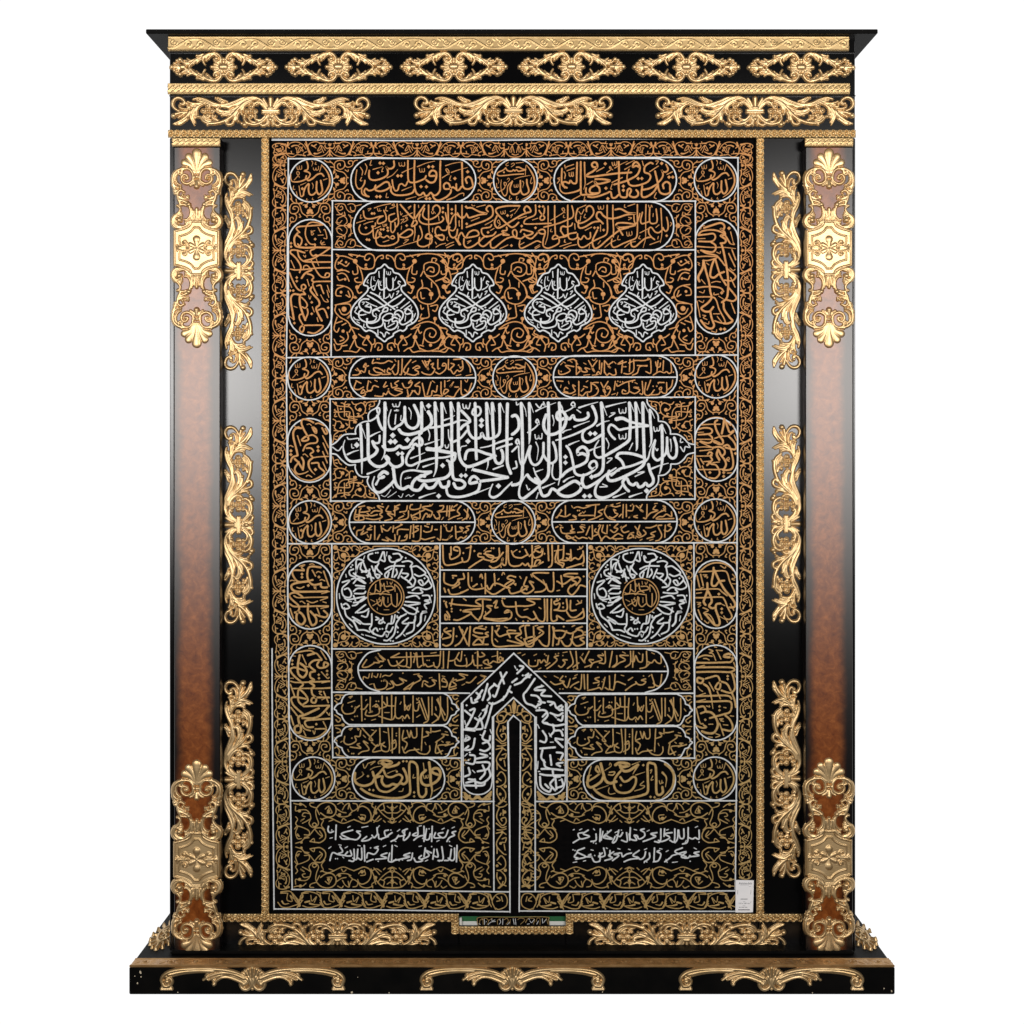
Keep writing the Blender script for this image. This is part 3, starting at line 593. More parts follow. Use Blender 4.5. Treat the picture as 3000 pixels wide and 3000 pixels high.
# second row: one long line
p = panel('script', 'g')
p.add("""28 560,140 590,210 600,280 570,320 480,350 460,310 490,260 550,230; 28 240,150 250,230 290,270 380,270 480,240 540,230; 28 730,190 650,220 640,260 650,310 690,320 760,270; 28 770,40 775,150 790,280 790,350 760,400; 26 430,340 420,390 370,390 390,430 360,480 280,520 200,500 170,430 190,370; 26 670,340 670,450 700,490 740,430 735,330;
26 390,400 400,560 440,580 480,560 520,520 490,480 500,540 560,570 610,540 650,570 700,590 730,570 700,540 650,580; 28 780,500 790,560 780,630 700,680 580,700 480,690 440,630 440,520 470,450; 30 790,550 900,570 1000,520 1010,460 950,440 880,480 800,540; 32 820,50 880,120 980,230 1080,320 1060,370 1000,390 1020,330 1060,260 1200,60; 30 1045,50 1040,250; 28>14 1045,380 1050,500 1030,620; 30>12 1125,390 1150,450 1165,540 1130,600 1040,640 900,680 740,735;
30 1330,140 1340,90 1390,60 1440,100 1440,170 1380,240 1280,285 1210,270 1170,210 1200,110; 30>14 1265,60 1265,250 1270,450 1290,580 1265,730; 30 1480,240 1500,280 1450,330 1300,360 1180,350 1115,290 1130,200; 34 1290,510 1240,520 1220,570 1290,590 1320,560 1280,500; 28 1320,600 1300,660 1200,710 1120,700 1090,650 1110,540; 30 1570,50 1575,300 1590,500 1640,570 1700,540 1720,440; 28 1480,520 1410,540 1370,500 1380,420 1430,400 1470,450 1540,450 1560,390; 32 1370,540 1450,600 1500,600 1500,540 1420,530;
26 1690,60 1690,300 1690,400 1650,460 1590,440 1600,400; 28 1530,180 1560,320 1600,350 1640,250 1690,190; 28 1790,60 1790,250 1790,430; 28 1700,200 1770,250 1830,240; 34 1690,580 1750,680; d26 375,190 410,190 1490,105 1490,170 1630,125 1630,190 920,380 515,440 555,440 620,415 625,460 295,600 330,605 280,415;
18 410,105 520,65 670,35; 18 130,340 270,295; 18 245,360 320,330 390,315; 15 460,110 470,150 490,150 495,110 500,150 520,145; 15 545,360 555,395 575,390 580,355 600,390 605,355; 18 600,80 590,140 620,150; 16 660,110 720,90 720,40 690,60 740,80; 15 310,120 360,110 320,150; 15 200,210 190,265 215,260; 18 860,240 940,210 1010,180; 15 820,160 830,215 850,190; 15 830,290 880,280 830,350; 15 870,330 930,290 920,245 900,260 940,290; 15 840,390 835,440; 16 890,610 950,600 870,665; 18 550,640 640,610; 15 940,100 990,70 950,120; 15 1105,60 1110,100; 18 1330,420 1325,480; 18 1370,640 1390,670; 18 1380,720 1450,680 1530,660; 18 1535,695 1600,660 1660,640; 18 1550,730 1660,680; 15 1560,560 1550,600 1570,620; 16 1740,320 1750,390; 15 1310,160 1320,190 1340,190 1345,160 1370,190; 18 420,430 510,390; 15 1420,230 1430,300""", 1020, 590, 5.367)
p.add("""34 160,110 240,110 360,170 490,205 380,220 250,260 190,270 160,220; 28 0,190 50,270 110,270 155,200; 34 510,170 480,130 510,80 560,80 590,140 580,240 480,310 350,360 150,430; 34 1040,75 850,75 700,100 640,140 660,200 740,290 820,370 900,430 960,410 1020,350; 16>10 1040,80 1000,140 950,210; 34 1130,180 1110,130 1150,80 1200,110 1220,170 1160,190 1080,220 960,290 830,370 700,440 640,420 620,340 660,240;
30 1300,60 1305,180 1270,240 1150,290 1110,340 1130,375 1300,375 1560,365; 30 1360,150 1400,210 1450,260 1440,300 1390,310 1380,260 1440,200 1450,110; 32 20,600 10,650 50,720; 32 20,580 70,520 130,600 250,590 350,560 340,500 270,480 190,520 150,590; 32 110,620 110,720 160,770 250,750 350,680 450,590 530,580 600,560 640,510; 30 570,390 540,430 420,450 400,490 420,550 480,590 560,570; 32 370,600 360,700 430,750 530,680 620,600 750,540 850,560 740,500 820,480 820,430; 34 860,560 760,560;
32 550,680 560,760 620,770 720,690 820,620 920,590 980,610 1060,620 1120,580 1200,560 1260,520 1170,490 1080,470 1050,510; 30 980,610 990,520 960,470 920,500 930,560 970,600; 32 1110,540 1160,600 1230,620 1300,560 1370,480 1440,470 1460,530 1400,540 1340,510; 30 1460,540 1430,640 1430,740 1500,780 1600,750 1690,690 1680,600 1630,560 1590,590 1590,630 1680,610; 28 1040,650 1030,740 1070,780 1200,720 1320,660 1390,680;
30>12 1510,80 1510,300 1505,560 1460,720; 30 1620,70 1620,300 1630,540; 32 1690,600 1780,590 1850,560; 30 1840,430 1740,420 1720,480 1760,550 1800,580; d28 145,90 155,375 510,515 835,235 1070,410 1300,440 1365,85 1425,85 900,735; 18 320,95 400,75 465,60; 18 230,325 290,300 365,270; 18 460,390 540,350 600,310; 15 720,170 730,210 755,205 760,160 770,205 795,200 795,150; 18 880,170 960,130; 15 880,240 920,215 890,270; 15 680,420 710,370 690,310 665,340 720,390; 20 1010,290 1150,250; 18 1250,310 1340,280; 18 550,485 610,450; 16 170,670 230,650 170,700; 20 710,785 770,760 840,725; 16 1290,770 1370,720; 16 1290,795 1375,745; 18 1550,320 1680,240 1780,170 1770,110 1740,130 1790,190; 15 1560,460 1550,500 1580,505; 15 1770,230 1765,265 1790,270; 18 1030,730 1110,685; 18 30,320 30,410; 15 1790,640 1785,680 1805,680; 15 240,50 250,75 290,70; 30 1440,430 1600,390 1700,360""", 1340, 590, 5.682)
p.add("""28 1680,250 1700,340 1700,430 1670,470 1640,450 1620,410; 28>12 1590,110 1600,300 1605,500 1580,650; 28 1620,440 1560,490 1500,480 1440,410 1400,430 1400,500 1440,560 1490,600; 30 1440,560 1350,580 1270,640 1190,710 1130,700 1115,620; 28 1415,110 1410,250 1420,330 1470,350 1530,310 1515,120; 28 1400,320 1340,340 1290,350 1270,300 1300,170; 28>10 1355,50 1350,250 1350,450 1345,600 1310,730; 28 1220,50 1220,250 1220,450 1200,570 1100,620 1000,660 900,710 840,720 810,670 820,590; 26 1260,190 1230,300 1190,350 1170,300 1165,210;
34 870,130 960,120 1080,180 1200,190 1050,210 930,250 830,270 740,260 680,220 640,170 590,180 580,250 640,310 680,350; 32 640,310 520,330 400,400 320,420 290,380 300,300; 28 835,60 835,250 845,450 840,560; 28 745,60 745,250 750,450 720,530 620,580 520,630 400,710 330,720 290,670 290,590; 32 880,370 920,340 1050,340 1190,370 1080,400 930,410 890,380 940,450 990,530; 32 1080,410 950,450 850,520 740,610 640,700 560,740 520,690 520,600 590,450;
30 420,160 420,100 470,70 520,110 530,190 470,270 370,330 290,340 250,270 270,150 290,110; 28 0,340 120,290 200,250 215,180 190,70; 28 125,60 125,250 125,450 140,570 200,600 270,570 280,510; 28 280,560 330,600 380,540 430,590 480,570 480,490; 30 0,570 60,550 150,510 260,490; 26 10,470 40,390 110,400 180,380 200,340; 24 30,480 60,540; d26 545,415 600,415 690,450 1680,540;
15 600,70 610,120 630,120 640,75 650,120 685,115 690,65; 15 1050,480 1060,540 1085,540 1090,480 1100,540 1135,520 1130,470; 15 1395,60 1405,95 1430,95 1440,60 1455,90; 18 310,100 410,60; 18 300,160 340,200 380,130; 15 330,230 320,310; 15 400,200 380,250 410,260; 18 400,455 500,405; 18 1070,75 1180,40; 15 1020,50 1015,90 1040,95; 16 1080,290 1130,260 1080,250; 18 1260,495 1390,430; 16 1510,410 1560,370; 18 1415,680 1570,625; 15 1260,540 1240,580 1270,590; 15 1550,550 1540,590; 15 1740,330 1760,350 1735,390; 15 1470,190 1465,240; 18 0,710 180,650; 20 60,740 160,700 260,680; 18 710,720 800,650 880,610; 18 1020,720 1110,650 1190,630; 15 920,540 910,600 950,600; 15 640,620 600,670; 15 470,690 460,740; 18 640,370 640,470; 18 235,350 240,440; 15 80,600 70,640 95,640""", 1640, 590, 5.367)
# upright cartouches, upper pair
panel('upright_script', 'g').add("""30 680,100 550,110 420,120 300,130 260,160 310,220; 26 660,90 580,65 500,60 440,90 410,150 400,250 430,340 480,400 560,410; 36 280,230 230,300 230,380 260,440 400,460 600,455 790,460; 30 270,260 340,320 340,380 310,430 280,400; 30 550,400 550,470 490,500 480,540 520,590 570,570; 30 790,465 650,560 520,630 390,665; 26 560,580 700,580 800,585; 30 280,520 300,600 370,670 500,685 800,685; 32 390,540 260,500 180,500 165,540 220,590 280,660 330,760 310,850;
26>30 160,795 250,810 400,800 600,780 800,775; 28 490,650 530,740 590,850 660,920 760,920 780,870 730,860 710,900; 24 370,790 380,750 430,740 480,790; 36 500,810 400,860 340,940; 30 430,870 500,890 530,930 500,970 540,1000; 28 800,990 660,990 540,1000 520,1060 590,1210; 28 580,1060 640,1050 660,1110 690,1180; 36 500,1080 480,1130 540,1210 610,1290 620,1360 570,1410 600,1500 660,1610; 30 600,1440 680,1420 720,1470 750,1560; 30 150,850 190,950 250,1070 310,1130 370,1120 410,1080 380,1040 340,1060 350,1120 400,1190;
38 400,1190 330,1200 310,1260 320,1370 360,1500 400,1600; 28 340,1240 400,1300 430,1360 400,1410 350,1390; 30 430,1420 440,1490 400,1590; 30 360,1500 310,1520 310,1580 360,1670 380,1730 350,1790 310,1750 350,1690 500,1680 680,1690 560,1800 440,1790; 36 310,1200 220,1190 175,1240 175,1330 200,1470 220,1590; 14 140,1530 220,1590; d26 175,390 175,445 410,410 555,325 265,930 265,985 160,1135 210,1135 760,1405 500,1320 500,1500 228,1645;
16 490,190 500,260 530,240 500,210 550,190; 18 600,140 640,220; 18 690,180 710,180 740,310 690,310; 16 600,265 680,260; 16 650,350 640,390 700,370 650,410 715,410; 20 175,660 230,780; 20 155,1010 185,1085; 20 430,960 460,1060; 18 745,1050 780,1160; 18 740,1130 770,1240; 18 640,1200 700,1300 760,1310 740,1270; 16 450,1210 470,1270 490,1220; 16 220,1380 270,1400; 20 510,1390 540,1470; 20 585,1560 600,1620; 16 370,580 400,610 405,580; 15 400,510 440,505; 16 570,630 610,740""", 820, 640, 5.367)
panel('upright_script', 'g').add("""36 280,150 400,110 540,70 600,110 590,170 540,160 600,210 610,260 540,270 620,330 610,380 540,390; 32 190,260 250,200 380,180 500,195 600,250 690,390; 32 190,265 320,250 430,240 460,300 400,360 200,360; 18 180,320 300,315; 28>14 170,440 400,455 600,455 780,475; 34 390,370 460,420 460,490 400,530 230,500; 30 230,500 330,550 470,580 540,650 610,740; 38 550,390 580,480 610,620 640,780 660,950 660,1100 640,1250 560,1320; 26 170,605 300,595 460,600 480,620 350,660 260,660;
42 275,660 260,780 190,920 210,990; 38 275,660 310,820 360,1000 380,1150 400,1250 330,1340 240,1410 290,1460 370,1460 430,1390; 38 440,650 400,760 380,900 440,930 520,870 600,840; 34 460,640 500,780 550,920 630,1050; 30 660,800 740,860 780,920 720,980 600,970; 24 700,930 770,1080; 30 170,1090 290,1075 450,1075 550,1100 590,1150; 28 170,1235 400,1235 470,1280 520,1430 600,1580 610,1640 540,1640 450,1610; 34 670,1090 740,1170 790,1250 740,1300 640,1280; 38 590,1330 600,1430 680,1550 730,1610 660,1650 590,1650; 38 380,1460 400,1560 440,1680 400,1730 320,1710 230,1600; 22 170,1300 200,1440 220,1550;
d32 675,155 560,1170 545,1740 605,1740; 22>12 700,210 740,370; 26 720,490 780,650; 26 670,550 770,760; 24 710,1330 770,1490; 20 700,400 760,410 740,380; 18 690,780 740,820 770,800; 20 400,1010 470,990 540,1000; 20 490,1540 560,1630; 20 430,1500 530,1500; 16 170,505 200,510 180,520 205,540; 16 180,690 215,710 190,720 215,740; 18 320,700 360,730; 18 240,960 300,1030; 18 210,1150 270,1170 290,1130; 18 200,1290 260,1320 280,1290; 22 440,1170 440,1200 510,1190; 16 510,1220 590,1270; 18 260,1520 310,1530 270,1560 330,1590; 18 290,1640 350,1660 360,1620; 18 400,1770 470,1790 480,1750; 18 230,170 240,130 290,110; 18 480,530 530,550 540,520""", 2010, 640, 5.367)
# the big silver panel
p = panel('large_script', 'w')
p.add("""34>34>14 345,340 352,500 358,700 358,850; 18>8 345,345 375,410 398,480; 36 420,325 424,450 425,650 440,720 500,770 560,775 610,750 640,700 610,665; 34 600,670 650,740 690,775 740,775 785,740 780,670; 12>36>36 180,500 163,560 170,620 200,690 250,722 340,715 420,690 490,650 520,600 490,560 470,510; 26 470,510 500,530 540,520 545,450; 30>8 575,560 600,600 590,660 565,705;
36 600,105 600,250 598,400 596,560 620,600 700,595 750,560 790,580 850,570 880,530; 18>8 605,110 625,190; 32 870,560 900,500 950,470 985,490 990,540 950,560 920,540 880,570; d34 682,450 660,515 705,515 835,495 305,550; d28 738,640 780,640; 24>10 205,650 270,620 325,605; 24>10 445,460 500,430 550,410; 16 205,470 225,490 320,480 325,500; 12 250,540 255,580 275,580;
22 440,300 490,275 530,235 545,190 535,160 515,175 525,215; 32 520,240 540,320 575,385 600,390; 14>30>30 665,180 640,260 640,330 665,380 700,380 720,360 770,330 800,280 808,200 808,150; 16 700,190 745,190 720,180; 18 715,230 705,330; 16>8 850,160 875,210 870,280; 34 808,150 810,270 830,340 880,375 930,360 955,310 950,230 905,130; 16 680,120 690,145 710,145 715,120 720,145 745,145 760,100; 12 770,240 765,290 785,290;
36 985,105 985,250 985,400 975,430; 18>8 990,110 1025,190; 30>14 960,440 962,600 965,720 935,800; 36 1050,200 1085,260 1085,330 1020,385 940,420 850,440 780,425 745,385; d32 1058,140; 20>8 1060,190 1100,250; 36>36>12 1125,105 1130,300 1140,600 1140,760 1130,830 1110,880; 18>8 1130,115 1160,200; 34 1195,110 1200,300 1200,500 1190,570 1120,590 1050,600; 18>8 1205,110 1245,220;
28>28>14 1070,370 1180,355 1300,325 1400,290 1500,310; 34 1400,190 1450,240 1490,300 1420,350 1390,385; 34 1290,105 1300,300 1300,560 1305,760 1320,900 1400,920 1440,960 1410,1000 1350,1000 1320,950; 18>8 1300,110 1330,200; 36 1370,110 1370,400 1375,620 1400,720 1460,775 1540,760 1640,720 1740,670 1760,665; 18>8 1375,110 1400,190; 34 1440,700 1450,640 1480,605 1560,605 1660,640 1760,665; 30 1340,640 1330,700 1290,730 1250,710;
48>36 1040,590 1120,600 1230,620 1340,640; 24>30 1340,650 1230,680 1100,690 960,730 880,765 830,750 825,690 860,620 900,580; 20>8 870,690 950,660 1020,630; 16 1050,380 1070,440 1060,500; 20>10 1020,545 1100,520 1170,495; 36 1280,740 1290,830 1240,890 1150,910 1060,925 990,925 950,905 980,870 1020,880; 14>30 770,1000 765,920 780,850 820,825 900,815 1000,830 1085,830; 36 1085,830 1000,870 930,900 890,950 880,1000;
36 690,800 700,900 730,980 790,1010 850,985 900,1020 960,1020 1010,960 1050,1000 1110,990 1160,930 1200,990 1260,980 1270,930; 38 630,850 590,830 550,860 540,890 570,890 590,880; 10>30 560,850 540,900 505,965; 16>36>30 490,880 470,960 500,1030 550,1045 620,1000 690,930 700,870 680,790; 28>36 1270,950 1245,1010 1270,1080 1360,1095 1460,1080 1560,1040 1590,990 1590,930 1540,880 1500,900 1490,950 1560,940 1590,930; d28 1400,870 1445,870;
36 1530,810 1620,830 1740,860 1890,890; 34 1890,890 1760,910 1600,930; 12 1530,775 1510,820; 16>32>20 1730,960 1700,1030 1700,1080 1740,1100 1800,1070 1860,1010 1932,940; d32 1790,980; 22>8 1540,1060 1620,1030 1720,990; 24>10 960,1105 1040,1075 1130,1050; d30 1163,1085 1205,765; 9 560,1075 600,1090 640,1050 660,1020; 9 630,1100 680,1070 720,1040; 9 740,1080 770,1100 790,1060; 9 820,1090 850,1070 870,1090 905,1070; 9 670,960 690,1000; 14 810,905 850,880 820,900 870,890;
34 1545,110 1550,300 1555,600 1560,700; 26 1545,150 1590,155 1605,200 1580,240 1540,240 1515,215 1530,170; 16 1415,120 1425,165 1445,160 1450,130 1460,165 1480,165 1495,110; 32 1470,350 1480,420 1530,480 1600,470 1615,425 1650,480 1720,480 1790,440 1805,350 1800,120; 36 1665,110 1670,300 1680,480; 36 1725,110 1730,300 1740,470; 16>8 1675,110 1705,230; 16>8 1810,110 1850,210; 16>8 1735,110 1755,200; d32 1613,292 1610,345 1470,510;
34 1740,500 1740,620 1760,720 1800,745 1835,710 1835,640 1820,600; 14>30 1600,580 1700,560 1800,520 1932,480; 24 1770,590 1850,560 1932,540; 36 1885,115 1880,300 1880,600 1885,750 1920,850; 26>8 1680,690 1680,760 1665,810; 15 1390,610 1400,570 1440,560 1455,555; 16 1265,390 1270,470 1290,520; 20 1735,805 1840,765; 16 1230,550 1240,580 1260,575 1270,545; 28 1290,530 1390,480 1460,400; 22>8 1220,290 1290,265 1330,240; 28>8 1455,770 1450,820; 24>10 415,855 480,830 550,800; 24>10 1000,780 1060,760 1120,740""", 960, 1150, 3.578)
p.add("""36 95,110 105,300 110,600 110,800 100,920 60,960 0,970; 16>8 105,110 140,180 150,250; 34>34>12 180,110 185,300 185,480 178,540; 16>8 190,110 225,210; 36 380,105 385,300 385,520 385,700 380,860 330,930 270,950 190,900 160,860; 34>34>12 495,105 505,300 505,600 510,830 500,900 485,970; 30>10 495,120 525,160 530,210; 36 545,270 500,290 470,260 480,210 530,200 560,240 565,300 540,370 480,420 420,440 370,430 335,370 335,300 360,230;
32 570,250 600,280 640,240 660,280 700,290 760,280 800,250 795,210; 18 560,200 620,170 660,130 640,100 620,130 660,150; 24>10 700,160 790,130 900,100; 24>10 650,360 700,340 810,300; 24>10 530,420 560,400 620,385; 36>20 840,140 870,200 885,280 850,340 760,390 650,440 540,480 460,500; 36 935,105 950,300 955,550 955,780 920,850 860,880; 18>8 945,110 995,240; 30 870,790 840,800 810,770 830,730 870,720 890,760 870,800 800,850 720,870 660,840 640,740 620,650 600,600 570,560;
36 690,640 690,600 740,570 785,600 795,660 740,640 690,650; 34 795,660 780,720 720,760 640,790 570,830 520,880; 46>36>24 1090,280 1160,270 1250,310 1430,345; 28 1430,350 1300,360 1180,380 1120,390 1070,350 1030,340 1010,390 1040,450 1080,490; 34>34>24 960,430 850,500 790,520 745,490 740,430 770,390; d30 820,430 870,430; 36>36>16 1230,105 1240,300 1235,430 1225,500 1150,560 1050,620 960,670 900,680 865,640 870,570 910,500;
34>34>12 1295,105 1305,300 1310,560 1300,610; 16>8 1240,110 1280,200; 16>8 1305,110 1345,220; 16>8 1385,110 1430,210; 16>8 1460,190 1495,270; 36 1370,105 1375,300 1380,480 1385,640 1385,740 1330,800 1200,870 1080,920 1020,920 1000,880 1020,820; 32>32>12 1445,180 1450,300 1460,420 1460,520 1440,570; 34 1095,680 1120,640 1200,635 1290,650 1380,680; 32 1090,670 1150,720 1180,790; 28 1380,720 1250,770 1130,800 1040,870;
34>34>12 1570,340 1575,500 1575,700 1560,800 1545,850; 16>8 1575,345 1615,430; 10>28 1500,490 1450,600 1430,680 1400,720; 30 1500,500 1480,600 1480,670 1520,710 1560,690 1610,640 1625,560 1625,470; 32 1625,560 1640,650 1680,690 1720,660 1725,560 1700,470; 18>8 1660,490 1670,560 1665,620; 16 1485,360 1495,405 1515,400 1520,370 1525,400 1545,395 1550,350; 16 1120,170 1130,215 1155,210 1160,180 1165,210 1190,210 1195,160; 16 1120,440 1130,485 1155,480 1160,450 1165,480 1190,480 1195,430;
34 1430,750 1450,830 1480,900 1475,950 1430,980 1400,950 1370,980 1330,990 1305,950 1270,970 1230,950 1200,900 1160,940 1190,1000 1225,1035; 20>40>20 1170,950 1120,1020 1030,1080 950,1105 890,1090 870,1040 890,970 950,900; 20>36>36 1090,790 1000,850 900,930 800,990 755,985 735,930 750,860; d32 1410,1030; d30 760,1085 815,1085 835,885; 36 730,980 700,950 650,930 560,980 480,1040 540,1085 630,1080 710,1030 730,970; 34 480,1040 420,1010 380,1070 320,1080 290,1000 280,940 240,900;
16>36>16 225,790 250,860 300,950 260,1000 190,1060 120,1110 80,1090 75,1020 100,940 150,860; 30 330,525 330,600 330,650 360,700 400,740 440,730 465,690 455,590 430,520; 18>30 70,560 75,680 100,760 130,730 160,640 190,560; 30 195,560 180,650 200,730 240,760 290,730 330,650; 18>8 250,520 275,590 260,710; 16 240,440 250,485 275,480 280,450 285,480 310,480 315,430; d28 560,675 560,735; 20 430,740 420,850 440,900 480,910 540,870;
24>10 595,550 650,525 705,505; 24>10 810,610 870,585 930,565; 24>10 890,350 960,310 1020,295; 24>10 985,150 1080,125 1195,100; 24>10 1460,800 1550,765 1640,740; 24>10 1000,870 1060,840 1130,820; 24>10 1060,1100 1120,1080 1190,1050; 24>10 1230,1095 1300,1070 1365,1050; 24>10 320,1000 380,975 450,945; 24>10 540,935 590,900 650,880; 22>8 240,835 280,820 325,805; 16 1020,255 1080,215 1040,215; 16 995,740 1050,690 1005,690; 16 1290,880 1390,830 1320,840; 15 1230,600 1265,530; 16 920,990 1000,985 950,960; 16 680,180 720,210; 15 255,1110 275,1050; 15 150,970 170,1020 185,1010;
36 0,250 40,240 70,290 70,370 30,420 0,440; 22 10,800 50,780 40,720; 24 0,620 40,580 75,540 60,490 40,520 70,550; 18 250,120 290,160 320,120 345,140 330,100; 22>8 250,195 300,170 460,105; 20 165,420 240,370 280,320 265,280 250,310 285,330; 16 1765,570 1800,620 1815,570 1835,570 1865,575 1850,545; 15 1770,480 1765,520 1790,520; 15 1500,580 1520,610 1530,590; 18>8 985,480 1015,540 1005,590; 18>8 425,240 440,300 430,350; 18>8 355,230 340,290; 16 45,100 50,130 70,120""", 1500, 1150, 3.578)
p = panel('large_cartouche_outline', 'w')
p.add("18 545,80 540,110 510,160 450,195 425,240 430,300; 18 430,300 370,310 310,350 290,400 295,435; 18 295,435 220,435 160,450 100,510 60,540 30,550; 18 30,640 90,650 140,700 200,750 240,762 290,755; 18 290,755 290,800 320,860 370,885 430,880; 18 430,880 415,930 440,990 490,1040 530,1080 545,1130; 16 50,572 110,610 150,565", 960, 1150, 3.578)
p.add("18 1415,70 1420,110 1450,150 1500,190 1530,240 1535,300; 18 1535,300 1600,310 1640,350 1660,400 1660,435; 18 1660,435 1740,440 1800,480 1850,530 1910,545; 18 1910,630 1840,650 1800,700 1740,745 1665,750; 18 1665,750 1660,800 1630,840 1590,865 1535,870; 18 1535,870 1535,930 1510,980 1450,1030 1415,1080 1410,1115", 1500, 1150, 3.578)
MED = """c24 490,15 540,60 590,80 615,125 680,145 722,195 755,240 766,290 716,310 720,370 800,450 880,530 930,630 930,720 880,790 790,838 780,870 735,905 690,895 610,938 600,970 530,1010 490,1045 440,1010 385,970 370,938 290,895 240,908 195,870 175,845 95,795 45,720 45,630 95,540 180,455 260,370 262,310 210,288 225,235 250,195 290,145 360,125 390,80 440,58;
24 485,80 480,200 482,330 480,470; 22 600,200 602,300 590,350 550,360 515,310 510,200; 22 510,320 480,350 430,350 410,300 415,240; 12>20>12 405,220 370,300 350,358 320,340 305,260 320,180; 11 515,110 520,145 535,150 540,115 545,155 565,150 570,110; 18 700,250 675,240 670,270 695,290 660,330 610,355; 14 645,180 620,235; 12 270,220 255,255 275,265; 16 412,110 418,190; 12 440,240 430,290 450,295; 12 350,180 345,220 365,235; 16 280,335 350,300;
14 430,390 415,435 440,445; 16 500,470 545,440 555,410 580,465 610,400; 14 650,380 680,370 650,420; 24 300,390 400,440 520,540 625,615; 24 260,430 380,500 490,575; 24 712,420 600,490 500,560 400,600 330,630; 24 757,470 680,540 600,580 540,560; 24 280,480 200,480 150,530 160,590 220,640 290,660 310,610 300,570; 20 300,590 260,580 230,575 270,550; 18 240,515 310,550 385,580; 18 100,600 130,580 90,650; 14 190,520 220,520 200,550;
20 100,660 150,690 200,690 240,680; 24 200,620 150,650 150,720 200,770 300,800 380,780 420,740 430,690 470,650 520,640 530,600 490,595 460,640; 22 420,640 380,620 330,650 340,700 380,720 350,770 270,780 250,740; 22 590,720 600,690 560,670 500,690 460,740 520,770 590,740; 24 460,740 470,790 440,840 340,865 270,850 250,800 260,740; 24 700,720 660,680 620,690 640,640 690,630 735,670 725,730 680,790; 24 660,740 620,720 590,750 600,780 650,770 660,820 620,870 550,890 500,860 490,800;
24 830,670 780,680 760,650 790,610 830,630 860,680 850,740 800,790 730,820 690,790 685,740; 18 822,515 705,605; 18 838,560 750,620; d15 655,590 570,620; 13 850,580 840,630 865,640; 16 900,670 880,720; 16 870,740 840,780 865,795; 13 770,700 760,770; 18 530,850 620,800; 13 550,770 540,810; 13 675,840 665,880; 18 75,720 100,750 150,760; 16 120,780 155,800; 15 215,810 210,850 235,860; 18 400,890 400,960; 20 430,920 460,940 485,985 510,920 550,940; 10 370,670 385,700"""
for cx in (1127, 1385.7, 1636, 1884):
    panel('keyhole_medallion', 'w').add(MED, cx - 490 / 4.55, 771, 4.55)
panel('small_script', 'g').add("""13 1005,150 1000,110 970,60; 13 940,60 945,120 920,145 900,135 885,150 870,165 845,130; 13 830,50 830,130 860,110 875,90 850,80; 13 930,45 870,50; 13 800,100 780,100 790,80 810,90 805,130 760,165 725,150; 13 745,50 745,120 760,120; 13 690,90 710,80 700,110 720,130 690,170 640,165 615,150; 13 680,50 660,110 670,130 640,60; 13 620,60 650,110; 13 545,120 580,100 600,115 560,130 590,150 560,175 500,165;
13 530,50 490,100 470,140 490,160; 13 510,120 500,150 480,170; 13 460,45 455,160 440,170; 13 430,60 425,150 400,170 380,140; 13 400,90 370,130 350,120 340,150 370,165 300,170; 13 380,70 350,60 320,75 290,80 250,75 220,80 230,50; 13 320,150 270,120 230,120 250,150 300,160 250,175 200,165 195,140; 13 190,100 150,110 170,80 160,150 130,140 110,170 65,175; 13 100,120 130,160; d8 320,135 300,135 910,95 260,45 275,45 590,165; 9 920,105 925,120 940,105; 9 570,60 540,75; 9 400,50 410,65; 9 970,180 1020,170; 9 890,180 930,170; 9 85,130 100,140; 9 650,70 690,60;
13 1015,240 990,310 970,340; 13 930,220 935,330 985,320 960,290; 13 920,280 890,320 870,350 820,340; 13 910,270 880,270; 13 870,230 840,270 860,250; 13 800,220 800,270; 13 770,230 775,330 830,300 800,290 780,340 740,335 710,340; 13 740,260 730,310 700,300 690,340 640,345; 13 690,230 660,330; 13 620,240 640,340; 13 600,230 560,260 600,270 590,330 550,300 520,340; 13 530,215 510,240 540,230 520,270 480,275 460,240; 13 500,290 510,350; 13 460,290 420,280 400,290 460,310 430,330 400,340 360,320 350,300 330,330 310,320 300,345 240,340; 13 430,220 400,240 420,260 380,275 370,240; 13 330,230 310,270 340,260;
13 270,270 230,260 210,300 180,290 190,220; 13 220,290 170,310 130,320 150,290 165,330 140,345; 13 150,270 110,290 75,280 90,230; 13 130,240 90,220; d8 540,300 560,300 500,345 810,345 350,285; 9 960,215 975,230 985,210; 9 700,220 720,235; 9 820,225 840,215; 9 260,225 240,215; 9 210,235 200,225; 9 760,350 720,355""", 1010, 1035, 2.73)
